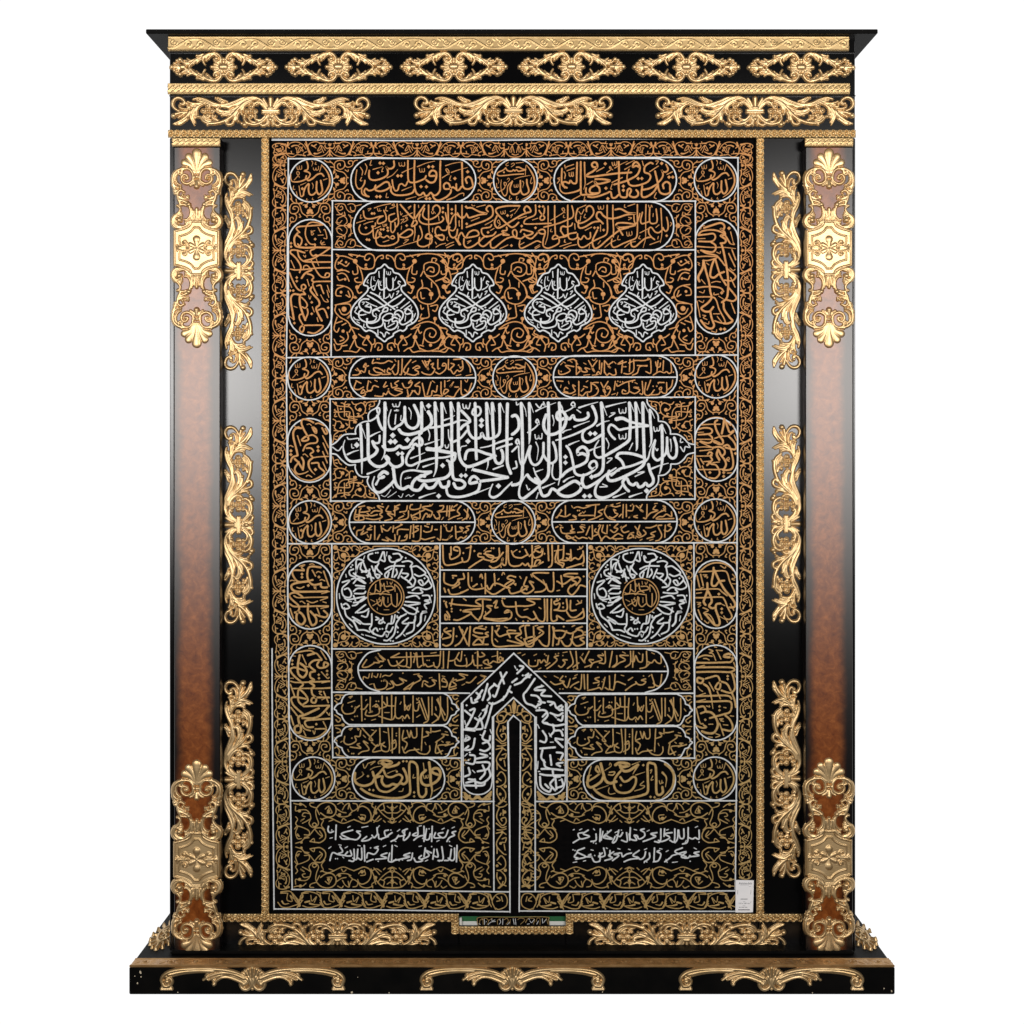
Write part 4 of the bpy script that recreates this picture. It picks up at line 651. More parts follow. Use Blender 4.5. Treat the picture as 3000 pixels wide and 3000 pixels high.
panel('small_script', 'g').add("""13 995,80 1000,150 980,165 960,150 940,160 900,150 850,180; 13 935,60 930,140; 13 910,80 905,110 880,110 870,70; 13 890,60 880,160; 13 830,60 830,160 790,150; 13 800,100 740,110 720,160 680,180; 13 720,100 800,105; 13 820,50 770,60 700,60 650,80; 13 690,50 690,140 650,170 610,165; 13 660,50 655,150; 13 630,70 560,90 600,60; 13 600,60 590,160; 13 540,130 545,170 520,180 490,165 470,180 450,150; 13 520,70 480,100 500,120 450,60; 13 450,60 450,160; 13 430,80 420,170 400,150 380,180; 13 410,60 410,130; 13 390,60 350,120 370,150 320,60; 13 330,130 290,120 310,150 270,150 230,110 260,130 220,175; 13 220,60 220,170; 13 200,110 130,100 170,140 120,170 80,170 75,140; 13 150,60 200,50 230,90;
d8 610,110 625,110 1015,155 95,150; 9 800,50 810,40 830,50; 9 350,50 365,60 380,45; 9 900,40 915,45; 9 110,70 130,80; 9 530,70 545,85; 9 280,80 300,90; 9 280,180 330,175; 9 350,180 400,175; 9 90,95 105,80; 9 165,60 185,75;
13 1010,220 1000,270 970,300; 13 960,240 960,320 930,325 900,290 920,280 900,330 870,340 820,340; 13 890,240 940,240; 13 860,300 820,345 780,330 790,240; 13 830,220 800,300; 13 760,230 765,330 740,330; 13 730,280 690,280 740,300 700,330 650,310; 13 650,240 650,320 600,330 600,300 625,310; 13 700,220 620,240 560,270 550,250; 13 540,230 530,300; 13 490,290 470,290 480,270 500,300 470,350 420,350; 13 480,230 440,300 460,320 420,240; 13 400,240 370,240 340,250 370,260 400,300 380,340 320,360 310,330; 13 340,240 340,310 300,320 270,350 250,340; 13 280,270 310,280; 13 240,230 240,350; 13 260,310 280,290; 13 210,270 190,260 200,290 210,310 170,330 110,320; 13 150,290 130,280 120,310 150,320; 13 110,230 60,225;
d8 580,235 600,235 560,230 680,235 850,270 880,270 385,290; 9 890,250 905,235; 9 300,235 315,225; 9 720,250 700,240; 9 510,340 540,330; 9 550,345 560,320; 9 95,260 90,280; 9 160,250 155,230; 9 190,345 215,335; 9 450,330 460,345""", 1610, 1035, 2.8)
panel('small_script', 'g').add("""13 985,80 975,165; 13 955,90 990,140 940,175; 13 930,60 900,100 920,130 870,150 830,170; 13 900,50 870,70; 13 860,60 850,90 870,90; 13 840,60 835,150; 13 820,60 815,140; 13 760,60 790,60 780,90 740,110 880,95; 13 750,110 760,150 730,160 710,130; 13 690,60 620,70 660,90 700,110 680,150 650,120 620,170; 13 680,130 660,150; 13 600,100 600,160 560,150 540,160 530,130; 13 640,90 540,140; 13 610,50 600,80 550,90 520,80 530,50; 13 500,60 490,100 440,110; 13 510,100 500,160 400,180; 13 470,140 430,160; 13 440,50 400,70 430,80 390,100; 13 400,60 400,140; 13 390,130 340,120 380,160 320,180; 13 350,60 330,100 370,110; 13 300,110 280,130 300,150 240,170 170,160;
13 310,70 260,60 300,100 240,100 210,120; 13 260,130 210,140 180,120; 13 220,80 180,70 200,100 120,110 130,80; 13 160,60 110,70; 13 190,140 90,130; 13 120,90 110,170; 13 90,90 80,170 150,170 140,140 80,150; d8 545,170 560,170 575,170 740,165 755,165 300,45 235,75 280,175 540,50; 9 680,50 690,60 705,45; 9 470,120 480,130; 9 1005,150 1000,165; 9 900,165 940,155; 9 775,170 790,150;
13 1000,220 970,230 990,250 960,270; 13 950,240 920,230 940,260 890,270; 13 975,300 950,320 930,310 900,330; 13 885,220 890,320; 13 860,230 850,260 820,260 810,230; 13 860,300 830,320 850,290 820,330 780,330; 13 770,220 765,330 740,320; 13 740,250 720,250; 13 720,310 680,320 640,330 610,320; 13 700,220 690,260 650,270 630,260; 13 640,220 670,230; 13 610,220 605,320 580,345 540,340; 13 590,220 560,230 590,250 540,280; 13 550,210 550,310; 13 530,220 520,320; 13 480,310 500,290 490,330 450,340; 13 510,250 430,250 420,290; 13 460,210 400,240; 13 440,300 430,340; 13 400,290 400,340 360,330 330,310 350,340 300,330; 13 390,220 385,270; 13 370,230 340,260 300,240; 13 300,270 290,220; 13 280,290 260,330;
13 240,220 240,330; 13 215,250 180,250 210,230; 13 210,290 200,330 170,330; 13 180,270 130,290 150,260; 13 160,220 140,250 100,260 95,300; 13 80,230 70,245; d8 660,205 675,205 450,205 310,215 970,275 950,275 910,330; 9 790,210 800,225 815,210; 9 180,290 190,310; 9 690,345 710,340; 9 220,225 200,215""", 1010, 1460, 2.73)
panel('small_script', 'g').add("""13 1000,110 1000,150 960,130 930,150 900,150 880,170 1020,165; 13 950,70 930,60 950,90 890,120 850,160; 13 870,60 850,90 890,100 830,120 800,150; 13 800,50 795,160 770,160; 13 760,50 740,90 770,110 710,60; 13 720,140 690,150 720,160; 13 690,60 680,100 640,100; 13 660,150 680,130 650,160; 13 630,50 630,150; 13 605,50 600,160; 13 570,150 590,130; 13 580,60 540,70 500,60 470,70 520,50; 13 545,100 525,90 540,120 560,130 520,160 490,150; 13 470,60 450,110 480,160 540,180; 13 440,90 400,110 430,130 380,160 320,180; 13 380,50 370,150; 13 410,50 300,60; 13 360,140 300,140 240,140 260,120; 13 340,60 280,80 230,70 200,80; 13 220,150 190,140 220,170 160,180; 13 170,130 130,150 80,140; 13 130,60 130,150; 13 100,100 80,130 60,160;
d8 920,100 935,85 950,105 665,60 680,50 690,65 230,100 245,100 95,95; 9 270,110 280,120 295,105; 9 180,60 190,75; 9 740,60 750,70; 9 550,45 580,35; 9 260,180 290,170; 9 410,175 440,165; 9 860,45 885,40; 9 50,160 60,150;
13 990,210 970,220 1000,240 970,270 940,260; 13 950,220 945,320; 13 920,220 890,230 920,300 900,340 870,350; 13 880,220 830,240 790,240; 13 870,270 830,290 860,310 800,330; 13 770,260 790,290 740,320 710,310; 13 740,220 720,290 750,300 700,230; 13 690,280 660,290 690,310 640,330 660,290; 13 630,220 590,250 610,280 650,270; 13 600,310 560,290 520,330 600,330; 13 560,210 530,240 560,250 530,280 500,260; 13 540,300 500,330 460,310 420,350; 13 475,220 470,290; 13 440,220 430,270 460,290; 13 420,220 400,280 430,350; 13 380,250 370,270 400,290 360,310; 13 350,220 350,330 320,320; 13 330,230 300,300; 13 310,330 270,320 240,330 210,310; 13 290,240 250,230 280,270 230,280;
13 200,320 150,330 140,300 220,350; 13 200,250 170,270 210,280 130,290; 13 180,220 190,260; 13 110,240 90,240 100,280 130,290; 13 70,230 50,240; d8 690,320 705,325 495,220 545,345 135,310 150,315; 9 170,315 180,325; 9 260,215 290,220; 9 590,230 580,240; 9 820,345 850,335; 9 410,215 400,230; 9 80,215 100,225; 9 760,335 740,345""", 1610, 1460, 2.8)
panel('upright_script', 'g').add("""34 460,120 380,80 300,70 275,120 310,220 370,330 380,380 320,400 280,385 330,340 360,330; 36 280,205 200,205 155,260 155,350 180,450 205,550 220,620; 30 390,320 450,310 510,350 520,400 490,430 400,440 340,470 300,550; 30 350,510 420,510 460,560 410,600 450,650; 24 690,635 560,640 450,655; 36>36>14 450,655 390,710 390,790 430,860 480,910; 32>32>14 430,740 530,735 550,800 630,880 550,950 430,1000 320,990 220,940 120,820; 34 220,620 140,650 110,720; 36 170,670 230,730 300,840; 36 280,650 310,720 300,820; 32>32>16 240,720 180,800 180,860 230,905 320,890 380,860;
34 440,190 470,250 500,280 500,230 460,190; 32 590,200 640,290 670,270 640,210; 26 490,140 540,130 620,165; d30 530,490 530,548 115,550 115,608 490,835; 18 360,150 400,140 430,165; 18 170,170 190,190 240,180; 24 215,320 265,470; 20 90,480 110,470 150,490; 20 300,610 330,600 375,640; 24 600,320 690,500; 24 605,430 680,600; 24 600,560 670,735; 24 600,720 660,850; 20 350,940 380,920 435,950""", 830, 1215, 5.2)
panel('upright_script', 'g').add("""28 150,155 250,70 370,40 480,60 600,160; 24 150,155 300,145 440,145; 36 400,80 360,120 380,220 430,320 480,390 480,440 430,450 340,410; 38 500,60 490,170 465,290; 36 510,70 550,180 590,270 650,240; 26 650,260 560,320 450,330 360,360; 32 100,225 200,200 290,210 320,250 280,290 110,305; 16 90,270 190,265; 24 90,375 300,375; 32 270,300 320,350 310,410 250,430 140,405; 24 130,410 250,470 320,500 310,530 130,550; 22 80,500 190,490 330,500; 20 330,380 440,430; 34 330,500 430,490 500,530 510,590 470,630; 42 410,530 390,610 430,690; 36 420,540 450,610 510,690 530,760 500,830;
34 490,480 550,460 590,500 620,600 640,720 630,800 580,840 480,845; 34 560,320 640,400 680,480 660,530 520,500; 24 80,630 200,630 320,625; 32 250,600 280,570 320,590 290,630 320,690 260,720; 24 190,715 270,710; 36 240,770 300,720; 32 300,750 380,770 430,860 420,920 360,970 270,960; 26 110,835 250,835 400,835 480,830; 24 170,780 240,950; d28 675,590 285,880 495,882 495,940; 26 80,660 140,800; 24 140,670 190,750; 20 550,890 620,885; 20 530,680 570,650 580,680 540,690 580,710; 22 330,730 430,720; 16 75,420 105,430 80,445 105,470; 22 590,110 650,200; 24 655,310 690,390""", 2025, 1215, 5.2)
RND = """18 510,90 470,180 420,190 370,160 370,120 410,105; 18 490,170 530,180 520,90; 18 470,200 450,250 500,310; 18 440,230 430,300 460,350 480,320 440,310; 18 610,110 670,110 690,160 620,190 580,180 570,130 590,150; 18 690,160 640,180 620,240 600,340; 18 530,260 600,230 720,230; 18 600,250 530,310 550,350 570,290; 18 640,260 650,300 620,340; 18 700,190 760,180 800,200 780,240 840,230 890,260; 18 790,250 800,330 760,390; 18 700,300 760,310 720,350 690,330; 18 700,340 760,380 800,430 750,440; 18 700,260 660,350;
18 890,260 930,300 870,330 820,310; 18 920,310 960,360 900,420 860,380 890,370 910,410; 18 960,370 990,430 930,460 850,440 800,470; 18 800,330 830,370 810,430; 18 760,490 850,500 900,490 880,460; 18 740,540 830,520 870,550; 18 900,520 960,520 970,560 920,570 970,590 920,610 940,650; 18 730,580 850,590 870,600 750,620; 18 720,610 800,640 860,680; 18 700,640 760,690 830,700 850,640; 22 900,680 940,680 890,700 880,780 850,820; 18 830,720 820,780 760,790; 18 820,760 810,860 740,900;
18 760,740 700,790 760,800 740,830 690,900 640,940; 18 740,700 660,740 650,720; 18 690,720 640,800 660,840; 18 630,710 610,790 560,800 540,850; 18 600,720 590,800; 18 640,800 620,900 560,960 520,960; 18 610,830 580,880 540,870; 18 530,880 500,920 430,900 410,870 440,840 460,870; 18 400,700 400,800 380,850 420,900; 18 440,730 470,750 440,760; 18 510,740 500,790 470,790 490,760 530,790; 18 400,800 320,800 280,770 210,730; 18 260,850 220,760 290,800; 18 130,640 150,720 220,780 260,860; 18 260,860 330,860 380,880;
18 240,690 300,640 340,610; 18 260,690 320,680 370,650; 18 300,720 350,730 370,670; 18 210,620 250,610 300,560 350,540; 18 350,540 290,580 220,590; 18 100,600 120,650 180,640 150,600 120,610; 18 130,540 160,560 230,550 330,530; 18 220,520 240,570; 18 110,390 180,370 160,400 110,450 120,520 180,540 200,500 170,450 130,460; 18 220,480 260,450 330,450; 18 230,500 320,500 340,480; 18 240,420 330,430; 18 220,400 270,350 340,400; 18 240,350 330,400; 18 200,360 240,340 190,320 180,280 220,260; 18 240,310 270,220 320,180 250,170 250,290;
18 220,300 260,330 330,350; 18 300,200 290,260 350,290 330,230 320,200; 18 350,320 420,350; 18 380,260 360,340; 18 300,290 370,280 400,380; 18 400,230 420,280; d11 210,220 195,240 440,100 460,98 700,140 735,150 920,350 655,880 585,965 610,968 990,520 480,850 505,848; 11 145,310 150,340; 11 80,500 85,550; 11 330,130 320,160; 11 980,560 985,590; 11 930,720 920,770; 11 180,800 210,830; 11 300,900 320,910; 11 340,910 440,940; 11 710,900 730,920; 10 540,900 550,930 570,890; 10 650,680 670,690; 10 550,90 545,130; 11 160,570 200,580"""
RNI = """12 625,410 660,440 690,500 690,560 660,620; 10 625,410 630,480; 13 650,500 650,600 640,630 600,600 590,510; 13 590,600 550,630 520,600 520,540; 12 510,530 490,620 460,600 450,560; 13 540,430 600,430 610,460 520,480 490,510 470,500; 13 520,400 530,460 570,490; 12 480,370 485,480 440,460; 12 440,410 430,490 400,500 380,490; 12 380,510 470,500 580,510; 10 480,540 470,560 490,570 410,620; 8 490,400 500,430 520,400; 8 580,390 590,410 605,385; 8 550,380 555,410; 8 390,560 430,580; 8 520,660 570,660; 8 455,640 455,660; 8 560,540 560,590; 8 380,400 400,380"""
for cx, cy in ((1130, 1747), (1877, 1747)):
    panel('wheel_script', 'w').add(RND, cx - 160, cy - 157, 3.36)
    p = panel('wheel_hub_script', 'g'); p.add('c3.6 ' + ring_pts(cx + .5, cy + 1, 53)); p.add(RNI, cx - 160, cy - 157, 3.36)
LINES4 = ("""14 1050,60 1055,140 1010,160 930,185; 14 1050,80 1020,120 990,110 960,130 930,110; 14 960,50 965,120; 14 910,20 905,110 880,130; 14 930,80 960,90 940,125 900,130; 14 870,20 870,130 910,150 900,180; 14 860,60 850,130 900,170; 14 825,15 825,150 800,180; 14 795,15 800,130; 14 740,30 700,50 740,70 755,40 750,90 700,110 680,80; 14 680,20 680,150 670,185; 14 760,140 700,170 710,130 740,130 720,165; 14 700,170 660,170 650,150 630,165 610,150 590,165 540,170 510,140 505,20; 14 660,100 700,60; 14 640,90 600,110 550,100 530,60; 14 630,50 650,90;
14 495,20 490,150 470,160 460,130 470,110 450,160 400,185 370,170; 14 470,70 420,130 380,140; 14 440,40 440,100 400,110 360,100 340,70 380,60; 14 330,80 400,100 380,130 330,120; 14 310,80 290,80 290,100 330,110 270,150 220,185; 14 235,20 220,120 180,140 170,110; 14 170,140 100,160 40,150 30,20; 14 140,60 110,50 120,30 150,40 150,90 90,120 80,80; 14 90,30 90,90; d9 1050,165 770,80 590,65 610,30 400,40 385,40 260,60 180,75 850,140; 10 1010,50 1040,40; 10 1025,30 1035,45 1050,25; 10 840,60 900,50; 10 700,30 730,20; 10 540,70 570,50; 10 350,40 330,60; 10 200,40 240,30; 10 450,160 455,180; 10 20,170 30,185""",
"""14 1070,320 1030,310 1010,340 970,380 940,350 960,310; 14 960,320 1000,290 970,270 1010,250 1030,270 1000,310; 14 1010,225 940,225 910,240 980,250; 14 980,250 910,300 860,280; 14 900,320 890,240; 14 835,215 835,340 800,350 780,300; 14 800,220 700,220 690,240 780,310 760,350 700,360; 14 690,290 660,280 680,310 690,340 640,370 600,350 610,320; 14 640,250 620,310 650,320 600,350 530,370 510,340; 14 560,250 520,240 500,260 550,280 500,320; 14 540,270 480,310 520,330; 14 500,330 440,300 400,300 370,340 350,310; 14 480,330 400,375 340,340; 14 405,225 410,310; 14 340,225 340,370; 14 300,250 310,230 320,260; 14 330,330 260,340 220,310 215,220; 14 280,300 250,320;
14 215,340 150,370 90,375 70,340; 14 180,225 185,260 140,270 150,300 100,330; 14 150,270 110,310 60,300 40,280 40,220; 14 130,240 100,240; 14 40,330 50,360; d9 640,340 155,325 120,320 105,255 1055,245 560,300; 10 670,230 680,250; 10 590,245 600,260; 10 240,250 240,280; 10 480,230 470,215 460,235; 10 860,350 880,345; 10 760,270 770,290; 10 560,310 540,290; 10 310,300 315,320; 10 160,360 200,350; 10 430,270 440,260""",
"""14 1050,480 1055,540 1000,560 930,570; 14 1050,500 1000,540 960,540 930,500; 14 960,420 960,490 1000,490; 14 930,410 930,490 840,490; 14 870,420 840,430 850,450 880,440 870,480 840,490; 14 820,410 820,560 860,560 860,530 910,560; 14 790,410 790,570; 14 770,410 770,560 730,565 700,520; 14 690,500 710,540 680,560 640,540 600,540 570,510 560,430; 14 740,410 640,410 700,440 650,460 580,460 540,465 480,460 460,420; 14 520,500 480,510 500,490 530,510 520,550 450,570 370,560 330,550; 14 430,470 410,470 425,420 400,440; 14 390,460 350,460 380,490 330,540 400,555 500,550; 14 320,420 320,500 290,560 240,520; 14 300,480 200,490 180,500 240,510 150,560 110,560; 14 380,415 300,410 270,430 310,460 250,460 200,455 130,450 80,440; 14 100,410 90,460; 14 50,440 60,470; 14 60,500 80,540 50,560 50,520 80,560;
d9 905,440 905,470 880,410 860,410 650,570 615,572 480,405 465,405 95,480 95,500 160,490 40,425 55,432; 10 1010,420 1030,440 1040,420; 10 1000,450 1040,435; 10 730,470 745,480; 10 620,490 650,480; 10 560,550 570,565; 10 340,500 345,520; 10 200,420 180,405; 10 300,540 290,570""",
"""14 1045,610 1000,630 1040,640 1050,670 990,690; 14 1055,690 1030,700 1060,730 1000,750 960,700; 14 1000,640 960,660 900,640 840,640; 14 980,650 960,740 920,750 890,710; 14 930,640 900,690 850,690 830,610; 14 880,690 870,740; 14 840,620 830,750; 14 805,600 800,740 760,745 730,710; 14 760,610 720,620 750,640 760,660 700,700 650,720; 14 690,610 690,740 640,750 630,700 700,680; 14 720,700 650,740 620,700; 14 660,600 630,610 640,700; 14 620,600 590,620 600,660 560,690 620,740 520,750 400,745 390,610; 14 590,660 520,660 480,670 440,680 410,640; 14 560,640 500,640 520,690; 14 440,620 420,650; 14 620,740 500,710;
14 360,650 340,660 360,680 300,690 250,670; 14 340,630 270,620 260,650 320,660; 14 360,740 290,740 250,740 290,700 330,740; 14 330,690 320,740; 14 230,610 220,750; 14 210,620 160,720 120,750; 14 150,610 210,740; 14 110,620 100,720 60,750 30,740; 14 60,620 40,640 90,680 30,700; 14 90,640 50,650; d9 1065,650 1065,670 860,740 440,605 425,605 345,615 600,690 130,680 910,610; 10 740,650 730,660; 10 970,610 990,600; 10 480,610 500,620; 10 320,605 290,610; 10 170,630 180,650; 10 20,690 30,660; 10 700,605 720,600; 10 430,720 410,700""")
for t in LINES4: panel('script', 'g').add(t, 1285, 1590, 2.482)
panel('upright_script', 'g').add("""34 560,140 440,125 380,140 360,200 360,290 400,370 460,400 540,385; 36 560,370 560,420 600,440 655,435; 32 310,185 180,180 135,200 150,270 220,350 340,345 440,325; 36 380,345 200,370 130,400 120,440 150,480 230,500 400,500 660,495; 36>20 640,490 690,500; 20 570,530 650,510; 32 290,580 200,520 130,520 90,550 120,610 220,700 235,760 210,800; 24 155,560 220,590 400,585 660,580; 20 550,630 660,590; 30 90,680 160,720 300,720 500,715 670,715; 20 560,750 670,725; 38 215,800 195,870 210,950 270,990 320,940 310,880 250,810 170,810; 36 370,680 365,800 390,920 430,1000 490,960 480,880 400,790; 32 480,840 560,870 630,880 660,840 600,780;
d26 278,238 278,285 372,408 530,282; 22 240,120 320,100 270,140 310,170; 18 390,95 430,85 460,100; 24 430,180 480,270; 20 490,220 520,200 570,220; 26 600,195 680,420; 20 545,330 570,320 620,340; 20 100,340 130,330 170,340; 22 200,435 250,450 310,425; 16 450,430 490,430 460,450 495,460; 20 250,650 280,645 325,680; 22 350,635 430,665 510,640; 20 590,650 640,665; 26 100,750 150,900; 24 500,740 540,840; 18 540,940 560,930 585,945; 20 330,1010 350,1005 390,1035""", 830, 1635, 5.08)
panel('upright_script', 'g').add("""28 140,210 260,110 380,70 500,80 600,130 660,190; 26 140,205 350,195 500,190 560,220 600,350 670,500 670,560 620,565; 36 360,140 350,250 330,350 340,410 390,410 440,350 520,335; 38 370,180 440,330 530,480 620,580 680,680 660,730 590,735; 26 95,470 200,465 420,460 480,500 560,560; 20 140,465 210,430; 38 265,370 265,480 230,590 210,650 240,700; 38 270,480 320,580 330,650 290,710 330,745 380,740; 28 90,590 200,590 460,580 520,620 570,740 630,860 600,910 540,905; 38 460,675 400,690 390,760 420,850 450,950 430,1000 370,990 290,900 230,830; 16 450,670 530,710; 16 430,860 530,910; 20 510,860 570,960; 20 610,680 660,780; 24 200,740 230,750 280,780 210,820 290,840 340,900 380,990;
d26 437,535 480,755 480,812; 18 200,250 260,250 220,275 270,280 260,300; 26 110,260 150,430; 26 165,240 205,410; 16 110,660 170,665 120,690 170,700 130,730; 26 130,770 185,915; 20 220,930 270,970 290,950; 20 460,110 520,150 540,130; 20 640,240 680,290 630,310 670,330; 16 640,380 690,385; 20 100,525 180,515""", 2020, 1635, 5.08)
panel('upright_script', 'g').add("""20 130,118 220,100 290,95 330,120 360,130 410,190; 28 260,145 330,125; 24 410,195 330,200 280,240 290,270 340,310; 24 380,210 360,250 390,280 450,270 480,240 440,220 430,260; 26 340,315 290,330 290,380 330,410 280,430 330,470 300,500; 24 300,500 310,560 350,600 340,650 300,640 310,600 370,595 490,595; 28 175,140 155,250 160,340 210,380 250,330 230,270 180,230; 14 200,250 270,270; 24 230,310 120,275 75,300 110,360 190,430 210,460 170,500 155,560 165,640 220,690; 18>22 75,420 140,435 300,430 495,422; 18>22 100,500 250,498 400,498 500,492; 14 410,440 480,425; 24 180,510 240,570 260,630 210,670; 22 220,690 350,685 490,680; 26 490,685 400,780 320,815 200,815; 24 240,610 130,590 85,610 110,680 210,770;
28 380,710 230,780 165,800 165,850 190,930 170,970 125,960 125,910 170,890; 24 500,820 350,830 250,840 230,870 260,910 320,910; 20 200,890 230,930 290,950; 20 340,930 460,935 380,1010 280,1030 170,1000; 20 75,455 120,580; 20 80,700 150,790; 20 80,790 110,890; d17 95,200 95,240 378,352 380,390 467,312 467,350 352,880; 16 200,140 245,240; 16 400,95 460,190; 14 405,320 470,390 490,380; 14 380,530 410,530 385,550 410,570; 18 430,530 480,650; 14 410,620 470,590; 14 460,750 490,785 495,760; 16 425,850 460,920; 16 215,950 240,1005; 14 315,950 330,985 340,950; 12 270,70 330,75; 12 75,390 110,390; 12 95,150 130,155""", 830, 1880, 3.64)
panel('upright_script', 'g').add("""24 470,175 440,215 380,220 220,225 75,225; 28 450,170 430,130 380,140 370,160 430,165 460,140; 24 75,275 250,272 440,275 480,300 440,325; 24 75,325 250,320 400,325 450,335 480,440 480,510 430,545 340,520; 14 75,275 160,250; 24 450,540 480,620 495,700; 24 170,395 220,380 290,365 320,400 330,470 310,510 275,490 300,445 330,430; 24 340,425 400,450 440,520; 26 150,400 90,385 85,430 130,440 150,400; 26>26>10 150,450 200,490 230,580 250,715; 24 75,580 200,578 400,575 450,610; 14 80,578 170,550; 24 75,640 250,638 420,635 450,680 430,750 360,775 215,815; 14 80,635 170,615; 24 90,700 150,690 170,740 120,765; 28 170,745 240,760 290,830 300,900 260,970 190,975 130,955; 24 380,785 430,830 460,900 440,950 350,935;
18 70,710 110,860 145,875; 22 70,895 140,920 180,910 150,890; d17 407,367 407,398 320,690 320,732 168,832; 20 90,170 160,145 240,155; 16 150,180 180,180 210,195; 16 205,80 250,100 210,120 250,130 280,200; 16 285,90 350,95; 16 290,90 335,185; 14 265,55 290,60; 16 470,220 490,270; 16 475,340 490,375; 18 210,435 260,525; 18 295,530 330,610; 14 90,480 110,510 140,530; 14 180,685 215,695 210,680; 14 365,700 390,705; 14 435,790 470,795; 14 320,825 360,820 330,840 365,850; 14 205,880 250,880; 14 360,885 410,890; 18 320,870 365,1000; 14 280,980 325,1000 280,1020; 14 200,1015 245,1020""", 2020, 1880, 3.64)
panel('small_script', 'g').add("""11 1030,80 1000,110 960,100; 11 1030,90 1010,70 1000,90 1035,100; 11 990,30 990,110; 11 960,100 930,120 920,90 890,110 950,140 900,150; 11 880,40 900,60 860,70 850,30; 11 850,30 850,150; 11 880,130 830,130 820,90; 11 815,60 810,110 770,140; 11 770,80 770,130 700,130 690,100; 11 740,30 730,100 700,80; 11 720,40 690,90 650,100; 11 650,30 640,150; 11 610,30 610,150; 11 590,30 580,130 550,140 540,110; 11 540,130 500,140 480,120 470,130 460,40; 11 460,130 430,140 420,40 400,110; 11 380,40 380,140 350,140; 11 590,60 400,70 240,75; 11 300,45 240,75; 11 350,40 350,130 300,130 280,100; 11 330,90 280,130 240,130 220,90; 11 200,90 160,60 190,100 150,100; 11 150,90 130,70 160,110 120,110; 11 130,110 80,140 40,140 70,90;
11 910,210 870,200 900,220 850,260; 11 840,210 800,250 770,250; 11 780,200 720,190 760,220 700,240; 11 700,230 670,240 700,270 650,280 680,220; 11 700,290 650,300 660,260; 11 630,250 600,240 610,220 635,250 630,280 600,280; 11 580,190 585,300; 11 560,240 530,230 550,260 510,280 480,260; 11 500,250 470,240 460,280; 11 460,210 430,200 450,230 400,260 370,300; 11 370,290 330,300 400,250; 11 350,240 300,220 330,250 280,270 250,240; 11 240,240 260,280 210,300; 11 210,240 190,230 215,250 200,290 140,300 120,260; 9 250,190 230,205 200,200 180,210; 9 170,190 165,215; 9 150,190 140,215 120,205; 9 110,185 105,215; 9 90,190 80,220 50,210 45,230;
d6 1010,45 880,150 1000,150 760,60 600,150 565,150 495,95 510,95 190,240 175,240 325,185; 7 950,70 990,60; 7 400,45 415,55; 7 520,45 560,40; 7 160,55 150,45; 7 830,45 840,40; 7 180,130 160,145; 7 290,140 300,150; 7 740,270 760,260; 7 510,220 530,215; 7 620,210 600,205; 7 90,265 110,260; 7 240,265 225,255; 7 400,195 440,190""", 1045, 1895, 2.4)
panel('small_script', 'g').add("""11 1025,60 1025,110 1000,110 980,90 960,110 930,100; 11 925,30 925,130 880,150; 11 950,110 920,140; 11 900,50 895,100 870,100 850,60 840,100 825,100; 11 835,30 830,140; 11 815,30 815,110 780,140; 11 800,60 740,60 780,90 740,110 700,140; 11 720,60 720,110 690,140; 11 690,30 670,140; 11 640,30 640,110 600,110; 11 630,60 590,60 620,90 560,110 540,140; 11 560,90 530,90 550,120 500,140; 11 530,30 500,90 500,110 470,70; 11 440,30 450,150; 11 460,110 420,140; 11 400,30 420,110 380,150; 11 380,90 350,90 365,110 340,140 320,130; 11 320,60 290,70 310,90 270,130 240,150; 11 250,60 240,110 220,90 200,110 190,90; 11 180,90 170,130 120,130 115,90; 11 260,110 230,130;
11 1030,190 1020,260 1000,270 970,250; 11 960,190 980,270 940,280; 11 920,220 890,230 920,240 900,260 870,260 850,240; 11 860,250 820,270 780,300; 11 830,210 800,230; 11 780,260 720,240 700,280; 11 710,190 700,290 670,290; 11 670,200 670,290 640,280; 11 640,210 620,290 600,280 570,290 520,300; 11 600,210 570,220 600,240 560,250; 11 520,190 520,290; 11 495,190 500,290; 11 480,190 470,290 430,280; 11 460,240 420,260 400,280; 11 400,220 380,280 350,250; 11 350,200 330,230 360,240 300,260 265,240; 11 420,220 440,210;
d6 1050,135 440,155 425,155 350,60 300,50 320,45 235,60 225,50 160,95 590,140 905,200 620,240 630,225 330,290 350,290 370,205; 7 960,40 980,50; 7 870,40 880,50; 7 760,35 780,45; 7 620,45 630,55; 7 490,45 480,60; 7 350,40 380,35; 7 150,60 170,50; 7 70,60 90,50; 7 40,45 60,40; 7 590,270 600,255; 7 430,200 450,190; 7 770,200 750,195; 7 940,205 950,195; 7 220,200 235,210; 7 290,200 320,215; 7 180,155 200,145""", 1500, 1895, 2.348)
